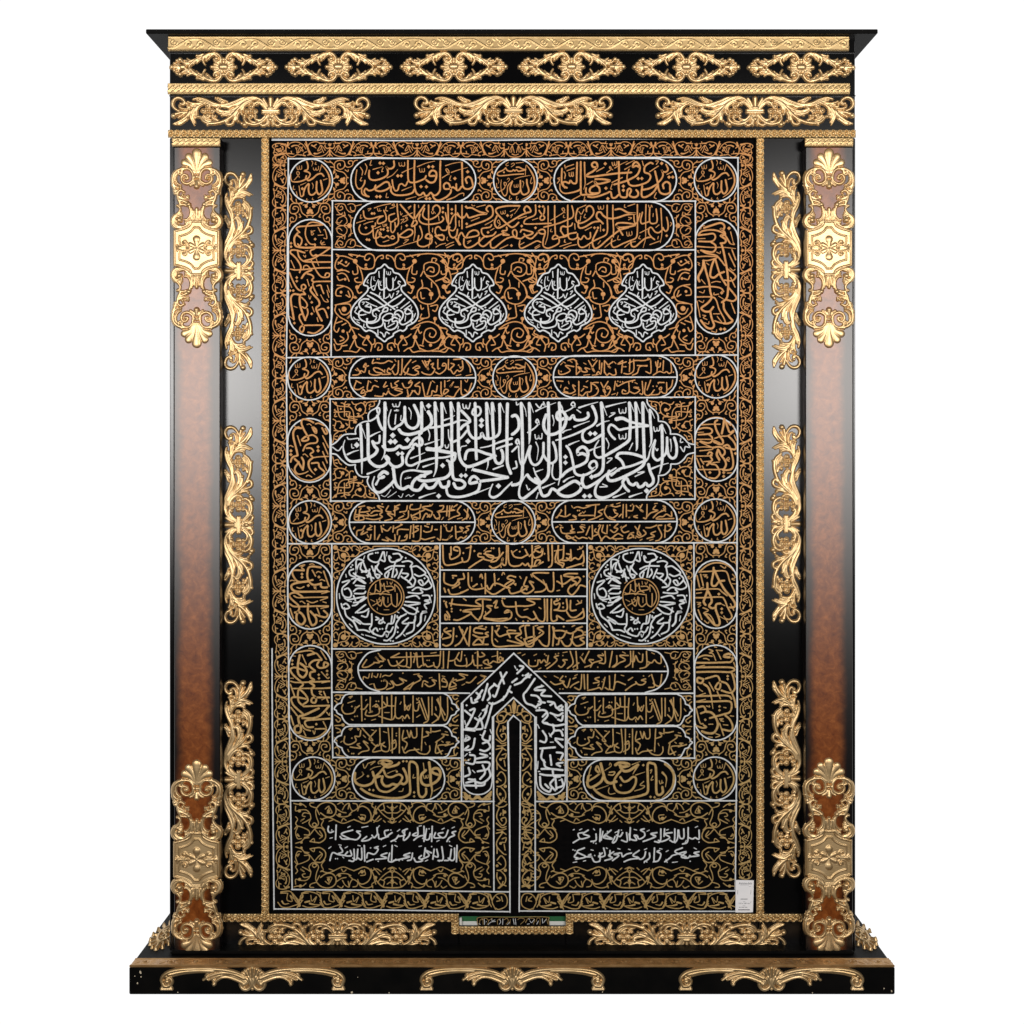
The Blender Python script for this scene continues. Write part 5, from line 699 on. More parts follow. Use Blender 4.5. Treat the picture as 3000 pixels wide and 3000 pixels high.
LOW = """13 980,50 980,200 950,240 900,60; 13 920,45 920,180 900,240; 13 890,70 960,200; 13 850,50 850,200; 13 870,190 900,230 850,270; 13 820,50 820,230 780,270; 13 760,60 820,240; 13 800,240 740,80; 13 740,110 730,160 700,160 690,110; 13 690,40 690,260; 13 670,110 650,160 620,110; 13 655,120 620,160; 13 615,40 620,160; 13 660,230 640,200 620,230 600,210 570,230 540,200 545,50; 13 540,200 510,240 400,210; 13 510,30 510,230; 13 540,125 470,120 440,90; 13 470,50 470,120 430,140 400,150; 13 430,40 430,270; 13 400,130 370,130 380,110 405,140 400,190 340,210 290,200 300,160; 13 330,50 330,160 350,170 320,180; 13 310,110 280,150 250,150; 13 255,40 260,250; 13 240,120 200,150 210,130 190,180 120,190 90,150 100,110;
d8 400,85 380,85 220,210 200,212 285,235 175,128 500,240; 9 150,50 180,40 160,60; 9 200,80 170,90 140,100; 9 300,70 290,80; 9 350,130 370,115; 9 590,90 580,110; 9 720,60 725,75 740,55; 9 450,180 490,180; 9 750,200 720,220; 9 880,130 885,160; 9 1010,140 1025,160; 9 170,235 185,245; 9 340,245 375,235; 9 720,100 745,90; 9 600,230 605,250;
13 985,370 930,360 950,380 880,430; 13 920,330 880,340 850,340; 13 840,310 840,350; 13 830,350 800,340 820,370 770,390; 13 770,310 760,500; 13 1030,440 960,460; 13 1000,430 970,430 990,450 900,460 930,530; 13 940,500 880,520 890,430; 13 830,460 830,500 800,530 740,520 700,480; 13 740,490 660,500 620,520 600,470; 13 720,310 720,380 690,390 670,340 660,390 640,330; 13 640,390 600,400 610,330; 13 575,310 575,520; 13 600,410 640,440 620,490; 13 545,430 510,440 540,410 545,470 500,500; 13 515,310 515,520; 13 480,310 490,490 430,500 420,440; 13 450,430 430,450 460,470; 13 410,310 410,440 380,460 340,430; 13 260,310 350,410 320,400 380,330; 13 390,450 350,510 420,500; 13 310,440 270,420 320,490 260,510 230,530; 13 240,440 220,450 250,480 160,470; 13 250,330 240,380 200,380 210,420 150,450 110,430 115,380;
d8 550,355 550,375 190,525 175,525 175,395; 9 150,320 180,310 160,330; 9 230,330 220,310 240,320; 9 340,325 360,330; 9 670,330 680,350; 9 930,420 945,430; 9 790,430 800,450; 9 80,430 95,420; 9 140,490 150,510; 9 290,390 270,370; 9 960,340 980,345; 9 960,530 985,525; 9 440,340 470,350"""
panel('script', 'g').add(LOW, 970, 2025, 2.874); panel('script', 'g').add(LOW, 1653, 2028, 2.874)
panel('script', 'g').add("""34 990,215 930,190 915,165 950,140 995,150 1015,200 990,270 920,320 850,335 800,300 795,220 850,160; 34>34>10 885,70 900,180 905,300 920,400 900,480; 30 850,370 850,430 810,470 770,440 760,330 755,150 735,90 690,65 660,90 662,250 670,400 640,450 540,480 400,478 250,450 160,410 105,370;
34 310,80 340,55 400,50 460,75 400,100 360,80 320,75; 32 345,85 400,125 450,120 520,100 545,75; 28 370,130 320,190 275,240 280,320 320,390 400,410 470,380 530,330 580,250 540,210 460,240 400,230 365,160; 32 590,140 620,200 635,280 600,320 560,310 520,330 470,320 430,340 380,340 345,290 355,230; 32 240,180 265,240 330,230; 32 265,250 230,310 150,340 70,320 35,270 40,190;
d17 590,60 630,60 187,230 205,385 248,390 517,178 715,415 715,460; 12 820,215 830,255 845,250 850,220 860,250 875,245 875,215; 14 820,80 830,160; 12 130,90 150,140 190,80; 14 200,80 270,60 220,100; 14>8 215,155 260,130 335,115; 12 50,270 130,220 120,180 140,210; 14>8 410,200 450,180 510,160; 12 540,405 580,400 590,370; 12 710,210 700,250 730,245; 14>8 940,400 1020,355""", 1030, 2215, 3.9)
panel('script', 'g').add("""34>34>10 935,85 1000,140 1035,220 1020,330 960,410 900,465; 30 905,340 910,400 870,430 840,400 838,250 830,110 790,80 745,90 745,250 745,390 690,430 560,460 440,475 300,460 200,410 150,360; 28>10 905,180 950,240 940,340; 36 385,100 430,75 500,80 540,100 470,120 430,95; 34 440,120 480,165 540,160 600,120 640,95; 30>10 640,95 580,200; 28 460,150 400,220 370,290 390,370 450,405 540,395 600,330 615,250 580,230 530,270 480,280 440,230; 34 225,80 250,180 280,270 330,300 400,280;
32 260,210 230,280 160,330 110,345 80,310 90,220; 24 70,290 180,220 215,180 190,110 170,150 210,190; d17 695,100 447,322 775,450 820,455; 14 600,385 680,360 710,330 660,320 700,280; 12 870,270 880,305 895,300 900,265 905,300 915,290; 18 310,205 360,210 380,175 320,180; 12 270,160 340,110 330,75 320,100; 14>8 570,95 660,60; 14>8 610,210 715,175; 14>8 180,370 310,325; 12 320,350 310,390 330,420 385,410; 12 770,160 790,150 775,190; 12 800,220 780,265 805,260; 12 120,420 150,455; 14>8 830,480 880,465; 16 120,110 95,210 120,210""", 1700, 2215, 3.766)
p = panel('arch_script', 'w')
p.add("""18 60,190 90,200 40,250; 18 150,260 100,290 70,320 20,340; 18 130,250 110,270 140,280; 18 40,290 0,320; 18 180,290 120,380 90,420 110,480 160,500 190,520; 18 240,350 200,360 180,380 260,380; 18 260,380 230,420 310,430; 18 150,420 200,430 230,480 190,510; 18 210,470 260,480; 18 280,470 330,480 350,520 400,540; 18 330,480 300,500; 18 390,500 360,520 380,540 400,510; 18 400,560 360,580 300,560; 18 190,540 260,540 280,580 240,630 280,640; 18 270,560 240,590; 18 400,580 390,620 360,610; 18 250,640 340,660 410,650; 18 320,650 330,700 300,740; 18 240,700 270,750 260,790 220,780; 18 330,700 380,700 400,740; 18 340,760 400,770; 18 340,830 220,840; 18 240,850 230,910 260,950; 18 340,770 400,830; 18 350,870 400,880 380,930; 18 400,950 350,960 380,980; 18 300,890 310,970;
18 250,930 260,980 300,1000; 18 230,1000 300,1000 400,1010; 18 320,1010 330,1060 380,1060; 18 220,1040 280,1050 410,1050; 18 330,1080 300,1120 340,1170; 18 390,1080 400,1130 350,1150; 18 220,1060 230,1140 290,1180 310,1150; 18 260,1120 290,1150; 18 340,1060 350,1160; 10 230,340 250,350; 10 20,190 30,210; 10 330,580 350,600; 10 200,650 215,680; 10 300,790 325,790; 10 290,720 310,750; 10 370,1090 390,1085; 10 205,940 200,1000; 10 220,1020 205,1020; d10 105,265 85,265 215,520 205,490 345,700 400,690 40,220""", 1500, 1880, 2.683)
p.add("""18 1890,240 1850,300 1820,350 1790,330; 18 1840,240 1870,330; 18 1790,340 1750,380 1760,430 1740,460; 18 1740,330 1720,400 1700,460; 18 1700,380 1660,440; 18 1650,400 1680,430 1640,460; 18 1660,470 1620,480 1610,440; 18 1920,350 1880,430 1830,470 1780,490 1750,480; 18 1930,400 1900,380; 18 1860,460 1870,430; 18 1830,350 1800,430 1780,420; 18 1700,540 1730,530 1720,570 1680,620 1640,600; 18 1740,500 1720,560; 18 1780,480 1760,550 1740,620 1720,680; 18 1600,540 1640,530 1600,620 1570,670; 18 1560,540 1620,590; 18 1570,680 1640,680 1680,600; 18 1650,690 1700,680 1690,620; 18 1550,690 1640,700; 18 1580,740 1560,780 1600,760 1570,740; 18 1720,700 1700,760 1750,780 1760,740; 18 1640,760 1620,840 1560,850 1590,820; 18 1700,800 1740,790 1760,830 1720,860 1680,850; 18 1680,880 1740,900 1650,920;
18 1600,890 1640,900 1630,960 1570,950; 18 1650,950 1750,950 1740,1000 1660,1020; 18 1590,990 1600,1040 1560,1060; 18 1700,970 1720,1030 1680,1080; 18 1590,1080 1640,1090 1570,1110; 18 1640,1100 1700,1110 1760,1060 1750,1000; 18 1640,1080 1650,1150; 18 1560,1130 1700,1130 1720,1100; 10 1560,620 1565,650; 10 1690,560 1670,590; 10 1760,690 1770,720; 10 1560,900 1580,880; 10 1700,740 1680,730; 10 1620,1010 1640,1030; d10 1600,870 1590,930 1760,915 1760,880 1575,500""", 780, 1880, 2.683)
p.add('l4.6 1356,2062 1357,2290; l4.6 1443,2100 1442,2290; 4.6 1357,2288 1362,2310 1380,2324 1400,2328 1420,2324 1437,2310 1442,2288; l4.6 1571,2100 1571,2290; l4.6 1657,2062 1656,2290; 4.6 1571,2288 1577,2310 1594,2324 1614,2328 1634,2324 1650,2310 1656,2288')
panel('lower_script', 'w').add("""14 1490,310 1460,320 1480,340 1440,360 1420,390; 14 1430,300 1410,350 1380,360 1350,330 1390,320; 14 1370,360 1320,360 1330,320; 14 1305,270 1300,390; 14 1290,330 1280,370 1250,370 1260,290; 14 1240,270 1240,390; 14 1250,340 1200,350 1160,380; 14 1190,280 1190,340 1150,340 1180,320; 14 1130,320 1120,350 1080,380 1090,300; 14 1110,290 1070,310 1090,340 1040,350; 14 1040,340 1020,370 980,390; 14 990,320 960,340 940,350 930,310 960,300; 14 960,350 890,370 880,330 850,360 830,340; 14 870,280 875,330; 14 830,360 800,380 750,385 790,350; 14 740,310 710,310 740,340 710,375 660,370 600,370 580,350; 14 680,300 590,330 660,370; 14 550,260 545,375; 14 530,310 500,320 485,300 490,270;
d7 1440,390 1230,365 980,300 905,375 515,300 1280,290; 9 1460,285 1480,275; 9 1380,295 1400,285; 9 1200,270 1220,265; 9 1030,310 1050,295; 9 870,290 890,265; 9 750,280 800,270; 9 640,280 660,270; 9 500,365 520,360; 9 1340,390 1360,380; 9 1000,380 1020,390;
14 1500,420 1495,550; 14 1480,440 1480,520 1460,540 1430,520; 14 1455,450 1440,530 1400,540; 14 1380,430 1390,530 1350,540; 14 1340,450 1350,510 1310,500; 14 1320,450 1310,530; 14 1300,480 1250,460 1280,500 1220,530; 14 1250,440 1240,510; 14 1220,500 1200,520 1230,540 1180,550 1160,520; 14 1150,480 1140,530 1110,540; 14 1130,480 1080,500 1130,510 1050,530 1000,540; 14 1020,530 990,550 960,540 970,480; 14 990,420 985,540; 14 950,480 900,500 950,520 860,530; 14 880,430 850,440 880,450 850,490 800,480 790,520; 14 840,530 790,550; 14 770,420 775,545; 14 750,440 750,530 720,520; 14 720,450 710,530 680,520; 14 690,450 690,540 650,540; 14 660,460 670,500 620,500 640,470; 14 620,500 560,490 600,470 580,430; 14 560,490 520,480 500,540;
d7 1360,545 1300,430 1070,535 1045,540 820,440 560,525 545,525 880,545; 9 1440,420 1460,430; 9 1200,430 1220,425; 9 1030,430 1010,420; 9 920,430 940,420; 9 720,420 740,425; 9 590,420 570,415; 9 490,445 510,430; 9 640,430 620,440; 9 610,520 600,510; 9 1250,545 1270,535""", 780, 2320, 2.683)
panel('lower_script', 'w').add("""14 1470,300 1470,370 1440,360 1420,370 1390,360; 14 1385,280 1380,390 1340,410; 14 1350,290 1350,360 1320,360 1310,300; 14 1305,300 1300,370 1280,400; 14 1280,290 1275,390 1240,380; 14 1260,320 1200,330 1240,360 1180,390 1150,380; 14 1200,290 1195,350; 14 1170,290 1165,390 1120,390; 14 1140,320 1090,330 1130,350 1060,380 1030,390; 14 1040,290 1010,300 1040,320 1040,350 1000,370 980,340; 14 990,350 960,340 980,380 930,370 920,330; 14 930,280 925,380; 14 900,320 905,390 860,380; 14 870,320 850,350 820,340; 14 840,300 820,380 790,400 810,350; 14 780,300 740,340 790,370 720,360 740,330; 14 715,310 700,380; 14 695,290 690,390; 14 660,330 660,380 620,390; 14 600,300 560,330 610,350 540,370 520,330 560,320; 14 530,370 480,400;
d7 1470,395 1110,345 860,300 640,400 660,405 605,345 750,310; 9 1440,280 1460,270; 9 1230,295 1215,300; 9 1080,300 1060,310; 9 980,300 960,295; 9 810,320 830,310; 9 720,345 735,350; 9 490,295 480,300; 9 530,300 550,290; 9 650,300 640,290; 9 1360,400 1370,380;
14 1470,470 1430,480 1470,500 1400,510; 14 1400,500 1380,520 1330,510 1370,470 1260,500; 14 1340,440 1280,470 1370,510; 14 1260,500 1240,520 1200,550; 14 1160,460 1140,470 1170,490 1150,540 1110,550; 14 1120,440 1115,550; 14 1080,480 1080,520 1040,550; 14 1050,470 1040,510 1010,530 980,510; 14 1000,460 950,500 1000,520 930,530 880,550; 14 940,480 900,490 870,510 860,480; 14 850,480 800,490 840,500 790,540; 14 800,470 760,500 790,520 730,540; 14 770,460 770,510; 14 720,440 730,500 680,510 710,480; 14 690,480 690,540 650,550 630,520; 14 620,490 600,500 630,510 570,510; 14 570,440 510,470 580,510 500,530; 14 510,480 490,510 520,520;
d7 1060,550 1040,555 480,455 495,460 690,545 650,500 1400,545; 9 1450,450 1430,440; 9 1230,460 1210,470; 9 1180,450 1160,445; 9 1060,445 1040,455; 9 850,450 830,445; 9 930,455 915,450; 9 640,460 620,455; 9 560,545 580,540; 9 480,555 510,550; 9 750,445 740,440; 9 1260,555 1300,550; 9 1210,530 1220,555""", 1500, 2320, 2.683)
# ------------------------------------------------------------------ vines
def flip(ax=None, ay=None):
    def f(q):
        q = q.copy()
        if ax is not None: q[:, 0] = 2 * ax - q[:, 0]
        if ay is not None: q[:, 1] = 2 * ay - q[:, 1]
        return q
    return f
# running border, one half repeat from a palmette (right) to a fleur (left), read between x 355..1195, y 80..385
BH = """26 1195,130 1195,170; 14>26 1165,130 1180,160 1195,172; 26>14 1190,215 1140,220 1105,185 1110,150; 20>34 1195,200 1195,330; 26>12 1190,330 1140,375; 12 1195,330 1195,380; 15 1180,260 1120,330 1030,370 930,375 850,340 800,280 780,200 800,140 860,105 940,95 1010,120 1060,130; 26>14 1000,125 1070,125 1130,130; 22>12 1080,130 1095,90; 28>12 850,160 900,190 935,215; 20 890,180 940,145;
14 1020,160 985,220 965,265 1000,260 1020,230; 14 1025,165 1045,230 1080,300; 14 1030,160 1080,210 1110,260; 12 1040,190 1050,250; 32>14 900,320 960,320 1040,285; 42>22 820,320 780,230 740,90; 16 760,200 720,130; 30>14 840,330 770,350; 15 740,230 690,160 610,110 520,100 440,125 405,170; 14>10 610,150 640,130; 28>14 470,185 520,165 590,170 615,200; 14 545,210 570,260 570,310 620,290 650,230 680,190; 14 590,300 610,230 640,200; 14 540,210 580,215; 14 640,190 690,270 650,260;
15 375,330 430,375 500,380 570,340 650,350; 26>12 390,320 450,320 515,330; 18 470,320 460,275; 15 640,340 690,350 700,310 760,280; 24 700,355 730,360; 32>14 400,110 390,180 430,220; 20 370,160 357,250 370,320"""
def border(pen, p0, p1, at0, scale, vertical):
    def tf(q):
        u = p0 + (1195 - q[:, 0]) / 840 * (p1 - p0); v = at0 + (q[:, 1] - 80) / 305 * scale
        return np.stack([v, u] if vertical else [u, v], 1)
    for kind, w, pt in parse(BH): pen.add([(kind, [v / 6.44 for v in w], pt)], tf=tf)
p = panel('vine_border', 'g')
for a, b in ((966, 837), (966, 1094), (1222, 1094), (1222, 1350), (1477, 1350), (1542, 1665), (1790, 1665), (1790, 1914), (2040, 1914), (2040, 2166)): border(p, a, b, 413, 47, False)
p.add('14 400,210 450,280 540,300 630,280 690,210; 11 440,100 500,122 545,90 590,122 650,100; 10 500,130 465,200 470,230; 10 505,140 530,235; 10 500,135 490,230; 10 590,130 625,200 620,230; 10 585,140 560,235; 10 590,135 600,230; 18>10 500,255 545,270 590,255; 20>10 400,190 440,180 450,145; 20>10 685,190 650,180 640,145', 1400, 400, 4.964)
for x, s in ((841, -43), (2166, 40)):
    p = panel('vine_border', 'g'); border(p, 484, 420, x, s, True)
    n = 17
    for k in range(n): 
        a, b = 484 + k * 124.8, 484 + (k + 1) * 124.8
        if b > 2570 and x > 2000: b = 2576
        border(p, a if k % 2 == 0 else b, b if k % 2 == 0 else a, x + (6 if x < 900 and k > 10 else 0) + (4 if x < 900 and k > 14 else 0) - (3 if x > 2000 and k > 12 else 0), s, True)
BB = """9 165,140 200,180 250,185 300,170 340,150 320,100; 9 190,50 270,45 300,90 320,130 340,150; 14>6 200,130 220,155 260,150; 8 250,60 245,120 290,130 270,80 300,110; 12>8 190,60 240,60; 24>9 350,170 345,130 380,90 370,60; 9 330,190 350,150; 9 340,120 290,60; 9 350,160 380,120; 9 380,170 430,185 500,175 540,150 540,110; 9 370,130 360,90 400,50 450,50 510,70 540,110; 14>8 380,60 430,60; 8 450,80 460,130 500,90 480,140; 14 400,140 440,130; 16>6 440,150 480,160 520,160; 9 540,150 530,60; 9 560,170 530,120; 9 500,50 540,60"""
p = panel('vine_border', 'g'); p2 = panel('vine_border', 'g')
for k in range(6):
    dx = 1183 - 123 * (3 - k) if k < 6 else 0
    if dx + 123 < 1490: 
        p.add(BB, dx - 165 / 2.951, 2600 - (5 - k) * .8, 2.951)
        p2.add(BB, dx - 165 / 2.951, 2600 - (5 - k) * .2, 2.951, flip(1506.5))
p.add('9 950,190 920,120 960,60 1020,55 1050,100 1040,160 980,190 950,180; 9 960,80 990,110 960,120; 9 1000,80 1010,120; 14 900,60 920,110', 1130, 2600, 2.951)
p2.add('9 950,190 920,120 960,60 1020,55 1050,100 1040,160 980,190 950,180; 9 960,80 990,110 960,120; 9 1000,80 1010,120; 14 900,60 920,110', 1130, 2600, 2.951, flip(1506.5))
# field round the keyhole medallions
KC = """12 190,50 250,60 330,75; b20 245,120; 12 215,70 180,50; 12 260,80 290,60; 12 250,140 290,180 340,200 420,190 440,130 430,70 390,45 350,60 340,100 370,110 390,90; 12 440,130 470,80 520,60 525,90 505,95; 12 340,200 360,150 345,160 370,200; 12 290,180 315,260 320,330 290,360 270,390; 12 265,170 270,240 230,250 220,220; 12 320,330 260,330 240,300 270,285; b17 265,380; 12 260,400 280,440 310,430; 12 220,480 260,490 240,470;
12 190,760 240,850 240,900; b20 240,880; 12 240,900 200,980 190,1000; 12 240,900 260,970 300,990; 12 130,1020 200,1020 260,1030 300,990 350,1020; 12 280,850 320,880 360,890; b18 370,880; 12 350,890 320,950 360,960; 12 370,900 410,960 400,1020; 12 440,900 440,940 410,960; 12 440,980 460,940 510,950 510,1000 470,1010 480,980; 12 210,780 280,800"""
KE = """12 50,50 80,70 50,120 40,180 70,210 110,200; 12 60,70 130,70 210,100 240,120; 12 70,130 110,150 150,170 180,140; b10 150,130; 12 110,110 70,150; 12 60,220 130,210 180,230; 12 70,250 110,240 150,260 180,320; 12 60,270 80,310 120,300; b12 140,300; 12 60,360 130,370 190,400 220,460 190,520 120,540 40,560; 12 130,370 60,400 50,460 100,470; 12 170,420 190,480 150,460; b12 100,430; 12 90,550 180,550 200,600 160,650 110,650 80,600; b22 130,600; 12 50,560 40,620 90,680 160,720 200,780 180,830; 12 60,680 40,740 30,800 60,830 80,790; 12 180,680 160,690 190,660; 12 110,720 50,740; b14 120,820; 12 150,740 110,760; 12 160,830 170,890 120,940 60,950 30,900; 12 90,870 130,900 90,920; 12 30,950 50,1010 90,1000 110,960; 12 100,970 160,960"""
KG = """12 120,50 200,45 290,60 350,110 380,170 370,230 350,280 260,320; 12 350,40 390,100 380,170; 12 390,100 430,60 500,55 520,100 480,130 470,100; 12 520,130 470,180 480,230 420,250; b18 375,210; 12 110,270 140,210 150,150 220,130 290,160 290,230 240,270 170,260 140,210; 12 170,210 200,180 240,190 240,230 205,220; 12 220,130 230,90 270,100 260,120; 12 310,120 350,130; 12 170,270 230,320 280,380 300,460 250,530 180,550 100,520 75,460 100,400 170,390 210,420; b20 215,450; 12 215,460 215,500; 12 120,310 130,370 100,400; 12 220,330 220,380; 12 260,320 330,300 380,330 400,310; b20 345,375; 12 350,385 370,430 405,420; 12 330,290 370,290 390,310; 12 280,380 310,480 360,490; 12 75,480 40,490; 12 110,430 120,490 150,490;
12 180,550 190,620 190,680 110,690 120,650; 12 110,560 120,600 140,590; 12 210,570 280,560 260,620 230,610; 12 90,720 150,690; b16 255,695; 12 255,700 250,740; 12 20,800 90,750 180,725 260,750 310,810 310,880 260,930 190,930 145,880 160,810 220,790 265,830 240,880 200,870 205,840; 12 80,780 100,840 120,830; 12 310,790 360,790; 12 145,880 130,950; 12 100,960 140,970; b14 210,960; 12 100,990 180,1020 260,1000 330,950; b16 340,930; 12 330,950 380,880 450,870 510,890; 12 410,860 370,840 380,810; 12 300,1020 360,990"""
p = panel('vine_field', 'g')
for cx in (1127, 1385.7, 1636, 1884):
    p.add(KC, cx - 540 / 3.414, 730, 3.414)
    p.add(KC, cx - 540 / 3.414, 730, 3.414, flip(cx + .5))
p.add(KE, 970, 730, 3.414); p.add(KE, 970, 728, 3.414, flip(1504.5))
for ox in (1200, 1456, 1704): p.add(KG, ox, 730, 3.414)
# flowered panels at the foot
FP = """10 20,30 60,40 110,40 150,70; b14 90,40; 10 40,60 40,110 90,100 150,100 190,140 200,190; b14 80,110; 10 200,190 180,240 210,280 250,280 280,240 260,180 250,120 260,80; c10 235,235 260,255 235,275 215,255; 10 260,80 200,60 190,30 230,25; 12 260,80 300,40 360,20 420,30 460,70 460,130 420,170 360,170 300,130; 10 260,90 290,150; b14 385,110; 10 350,90 390,60 380,120; 10 370,130 420,130 400,80; 10 190,140 130,130 110,160 140,170; 10 200,190 150,220 110,240; 10 40,170 60,200 40,240 60,270; 10 110,200 90,220 130,190; 10 30,300 60,270 130,290 180,320 180,360 130,360; 10 60,280 40,340 60,400 100,400; 10 60,350 80,380 50,360; 10 130,390 180,370 230,310 250,290;
10 40,450 100,430 130,400 180,390; b12 100,440; 12 250,290 310,290 350,340 350,400 300,440 250,440 190,430; 10 290,320 320,370 290,400; 10 190,430 230,400 240,440; 10 240,300 280,350 320,380; 10 300,190 330,210 310,260 345,310; 10 310,200 370,180 420,190 480,220 540,240 600,220 650,200; 10 440,200 390,220; 10 460,80 520,120 570,130; b14 500,150; 10 470,150 500,170 570,170 620,150; 10 520,220 540,190 570,210; 10 480,40 520,20 540,40; 10 530,100 560,50 600,30 610,70 640,110 690,80 680,40 640,30; 10 600,40 590,90; 10 640,110 600,150; 12 690,80 740,60 800,90 830,150 820,210 760,240 700,220 650,200; 10 700,170 730,200 760,190; b16 735,190; 10 720,150 770,160 760,210; 10 690,110 720,40 790,20 850,40; 10 850,20 840,60 880,90;
12 830,220 860,150 900,80 960,30 1052,20; 10 860,130 880,60; 10 900,80 940,130 1000,180 1052,200; b14 880,130; 10 840,200 890,220 940,190; 10 860,230 920,160; 10 960,40 970,90 930,110; 10 960,100 1000,130 1052,130; b14 1052,95; c10 1052,180 1075,205 1052,230 1030,205; 10 960,210 980,230; 10 1000,60 1030,80 1052,60; 10 1052,20 1052,180; 10 1010,220 1052,240"""
for ox, oy, cx, cy in ((855, 2345, 1149, 2476), (1523, 2345, 1844, 2476)):
    p = panel('flowered_panel', 'g')
    kx = 3.58
    base = (lambda q, ox=ox: np.stack([ox + (q[:, 0] - ox) * ((cx - ox) / 294.), q[:, 1]], 1))
    for a, b in ((None, None), (cx, None), (None, cy), (cx, cy)):
        f = flip(a, b)
        p.add(FP, ox, oy, kx, lambda q, f=f: f(base(q)))
# corners of the large panel
LC = """22 70,80 170,170 330,190 430,200 500,280 520,400 520,540; 22 170,170 190,300 210,390 290,460 420,480 560,490; 22 250,110 310,130 320,190 320,400; 22 310,150 350,80; 22 330,160 400,140 440,150 400,170; 22 100,310 190,310 330,300 440,310 430,390 560,410 690,410 710,460; 22 410,470 430,330; 22 190,310 110,270 120,250; 22 130,340 110,400 160,400; 22 360,380 410,420 480,440 590,470; b18 245,240; b18 365,350; 22 430,480 430,620 480,660 510,640; 22 480,90 520,140 590,140 680,110 740,150 770,230 750,320 680,380 600,390; 22 590,140 550,200 590,260 660,290; b34 650,260; 22 740,150 740,90 780,100; 22 770,190 800,120 870,90 960,80 1010,70;
22 950,90 960,160 900,190 850,170 880,140; 22 860,210 850,250; 22 750,320 800,330; 22 610,390 630,340 590,340; 22 80,460 140,500 120,590 110,650 180,710 280,710 370,670 420,620; 22 160,510 230,510 270,570; b34 280,610; 22 270,620 220,650; 22 100,700 190,720 110,790 90,880 70,960; 22 110,880 180,900 210,830 260,790; 22 130,830 170,820; 22 340,700 360,740; 22 370,580 420,600 350,550; 22 80,590 120,600; b28 130,120; b28 555,520"""
for a, b in ((None, None), (1502.5, None), (None, 1317.5), (1502.5, 1315)):
    panel('vine_corner', 'g').add(LC, 965, 1165, 7.28, flip(a, b))
WC = """b38 80,90; 18 120,120 190,150 280,170 330,230 340,290 270,350; 18 120,120 140,200 160,290 230,340 300,340 360,310; 18 190,110 240,70 300,90 330,120 270,150; b24 300,130; 18 60,190 130,170; 18 60,230 50,300 100,330 130,280; 18 180,90 200,130; b44 235,240; 18 260,260 260,370; 18 260,250 360,260; 18 340,60 380,110 400,70 460,60 520,110 530,180 470,250 370,260; b24 410,240; 18 380,100 400,150; 18 470,120 520,150; 18 540,60 560,120 600,80 680,70 690,120 620,130; 18 540,170 600,160; 18 700,80 730,110 790,110 800,70 1020,65; 18 40,350 70,400 50,450 90,510 150,530 230,490 260,400; b24 220,420; 18 70,390 130,380 150,410; 18 90,490 130,470; 18 150,540 60,570 50,640 110,680 130,640; b14 110,640; 18 160,560 150,600; 18 70,700 50,740 60,800 60,1000"""
for cx, cy, ox in ((1130.5, 1747, 970), (1876.5, 1746.5, 1718)):
    for a, b in ((None, None), (cx, None), (None, cy), (cx, cy)):
        panel('vine_corner', 'g').add(WC, ox, 1590, 6.42, flip(a, b))
# niche
NT = """16>36>8 258,170 258,90 258,40; 12 230,150 220,100 200,90; 12 240,160 190,170 170,130; 12 210,180 160,150 110,170 90,210 110,250 150,240 150,200 120,190; 12 150,240 190,180 230,190; 12 170,120 180,140"""
NL = """11 80,250 110,270 90,320 90,370 140,430 180,400 170,360 130,370 140,390; 11 110,270 160,260 190,240; b14 165,310; 11 150,290 150,340; 11 120,340 130,320; 11 80,410 110,430 140,450 180,440; 11 90,470 140,470 180,460; 11 80,500 140,490 180,510; b12 140,490; 11 140,500 90,570 90,620 150,680 180,690; 11 140,550 180,540 170,580 140,580; b12 125,590; 11 160,600 170,650; 11 90,620 90,680; 11 90,740 130,700 170,740 170,800 120,830 90,830; 11 100,760 130,780; b12 90,790; b14 172,830; 11 120,830 170,880 170,940 110,990; 11 90,850 90,900 130,960 150,930; b12 120,900; 11 100,990 140,960 180,970"""
p = panel('niche_vine', 'g')
for ax in (None, 1506): 
    p.add(NT, 1430, 2040, 3.413, flip(ax))
    for k in range(2): p.add(NL, 1430, 2040, 3.413, lambda q, k=k, ax=ax: flip(ax)(np.stack([q[:, 0], 2113 + (q[:, 1] - 2113) * 1.12 + k * 246], 1)))
# gaps between rings and cartouches
GA = """18 1120,450 1170,480 1250,490 1300,540 1310,610 1380,650 1480,680 1540,760 1530,831; 18 1310,600 1310,510 1360,460 1450,450 1500,490 1490,580 1420,620 1370,590 1370,530 1410,510 1420,550; 18 1500,490 1520,560 1580,580 1650,540 1650,470 1590,460 1570,500 1600,520; 18 1650,510 1690,460 1740,445; 18 1220,460 1250,490; 18 1230,570 1290,580; 18 1310,620 1290,700; b20 1305,670; 18 1340,700 1330,770 1290,800; b26 1365,760; 18 1510,630 1560,660 1570,630; b30 1450,815; 18 1390,831 1500,831; 18 1540,760 1570,780; b22 1490,790"""
def gap(pen, cx, cy, rot=0, fx=1, s=1.0):
    for sy in (1, -1):
        def tf(q, sy=sy):
            u = (q[:, 0] - 1445 / 6.44) * fx * s; v = (q[:, 1] - 831 / 6.44) * sy * s
            return np.stack([cx + u, cy + v] if not rot else [cx + v, cy + u], 1)
        pen.add(GA, 0, 0, 6.44, tf)
for cy, xs in ((529, (1001, 1420, 1598, 2008)), (1107, (996, 1418, 1596, 2010)), (1530, (997, 1416, 1592, 2008)), (2282, (1006, 1328, 1685, 2005))):
    for i, x in enumerate(xs): gap(panel('vine_spandrel', 'g'), x, cy, 0, 1 if i % 2 == 0 else -1)
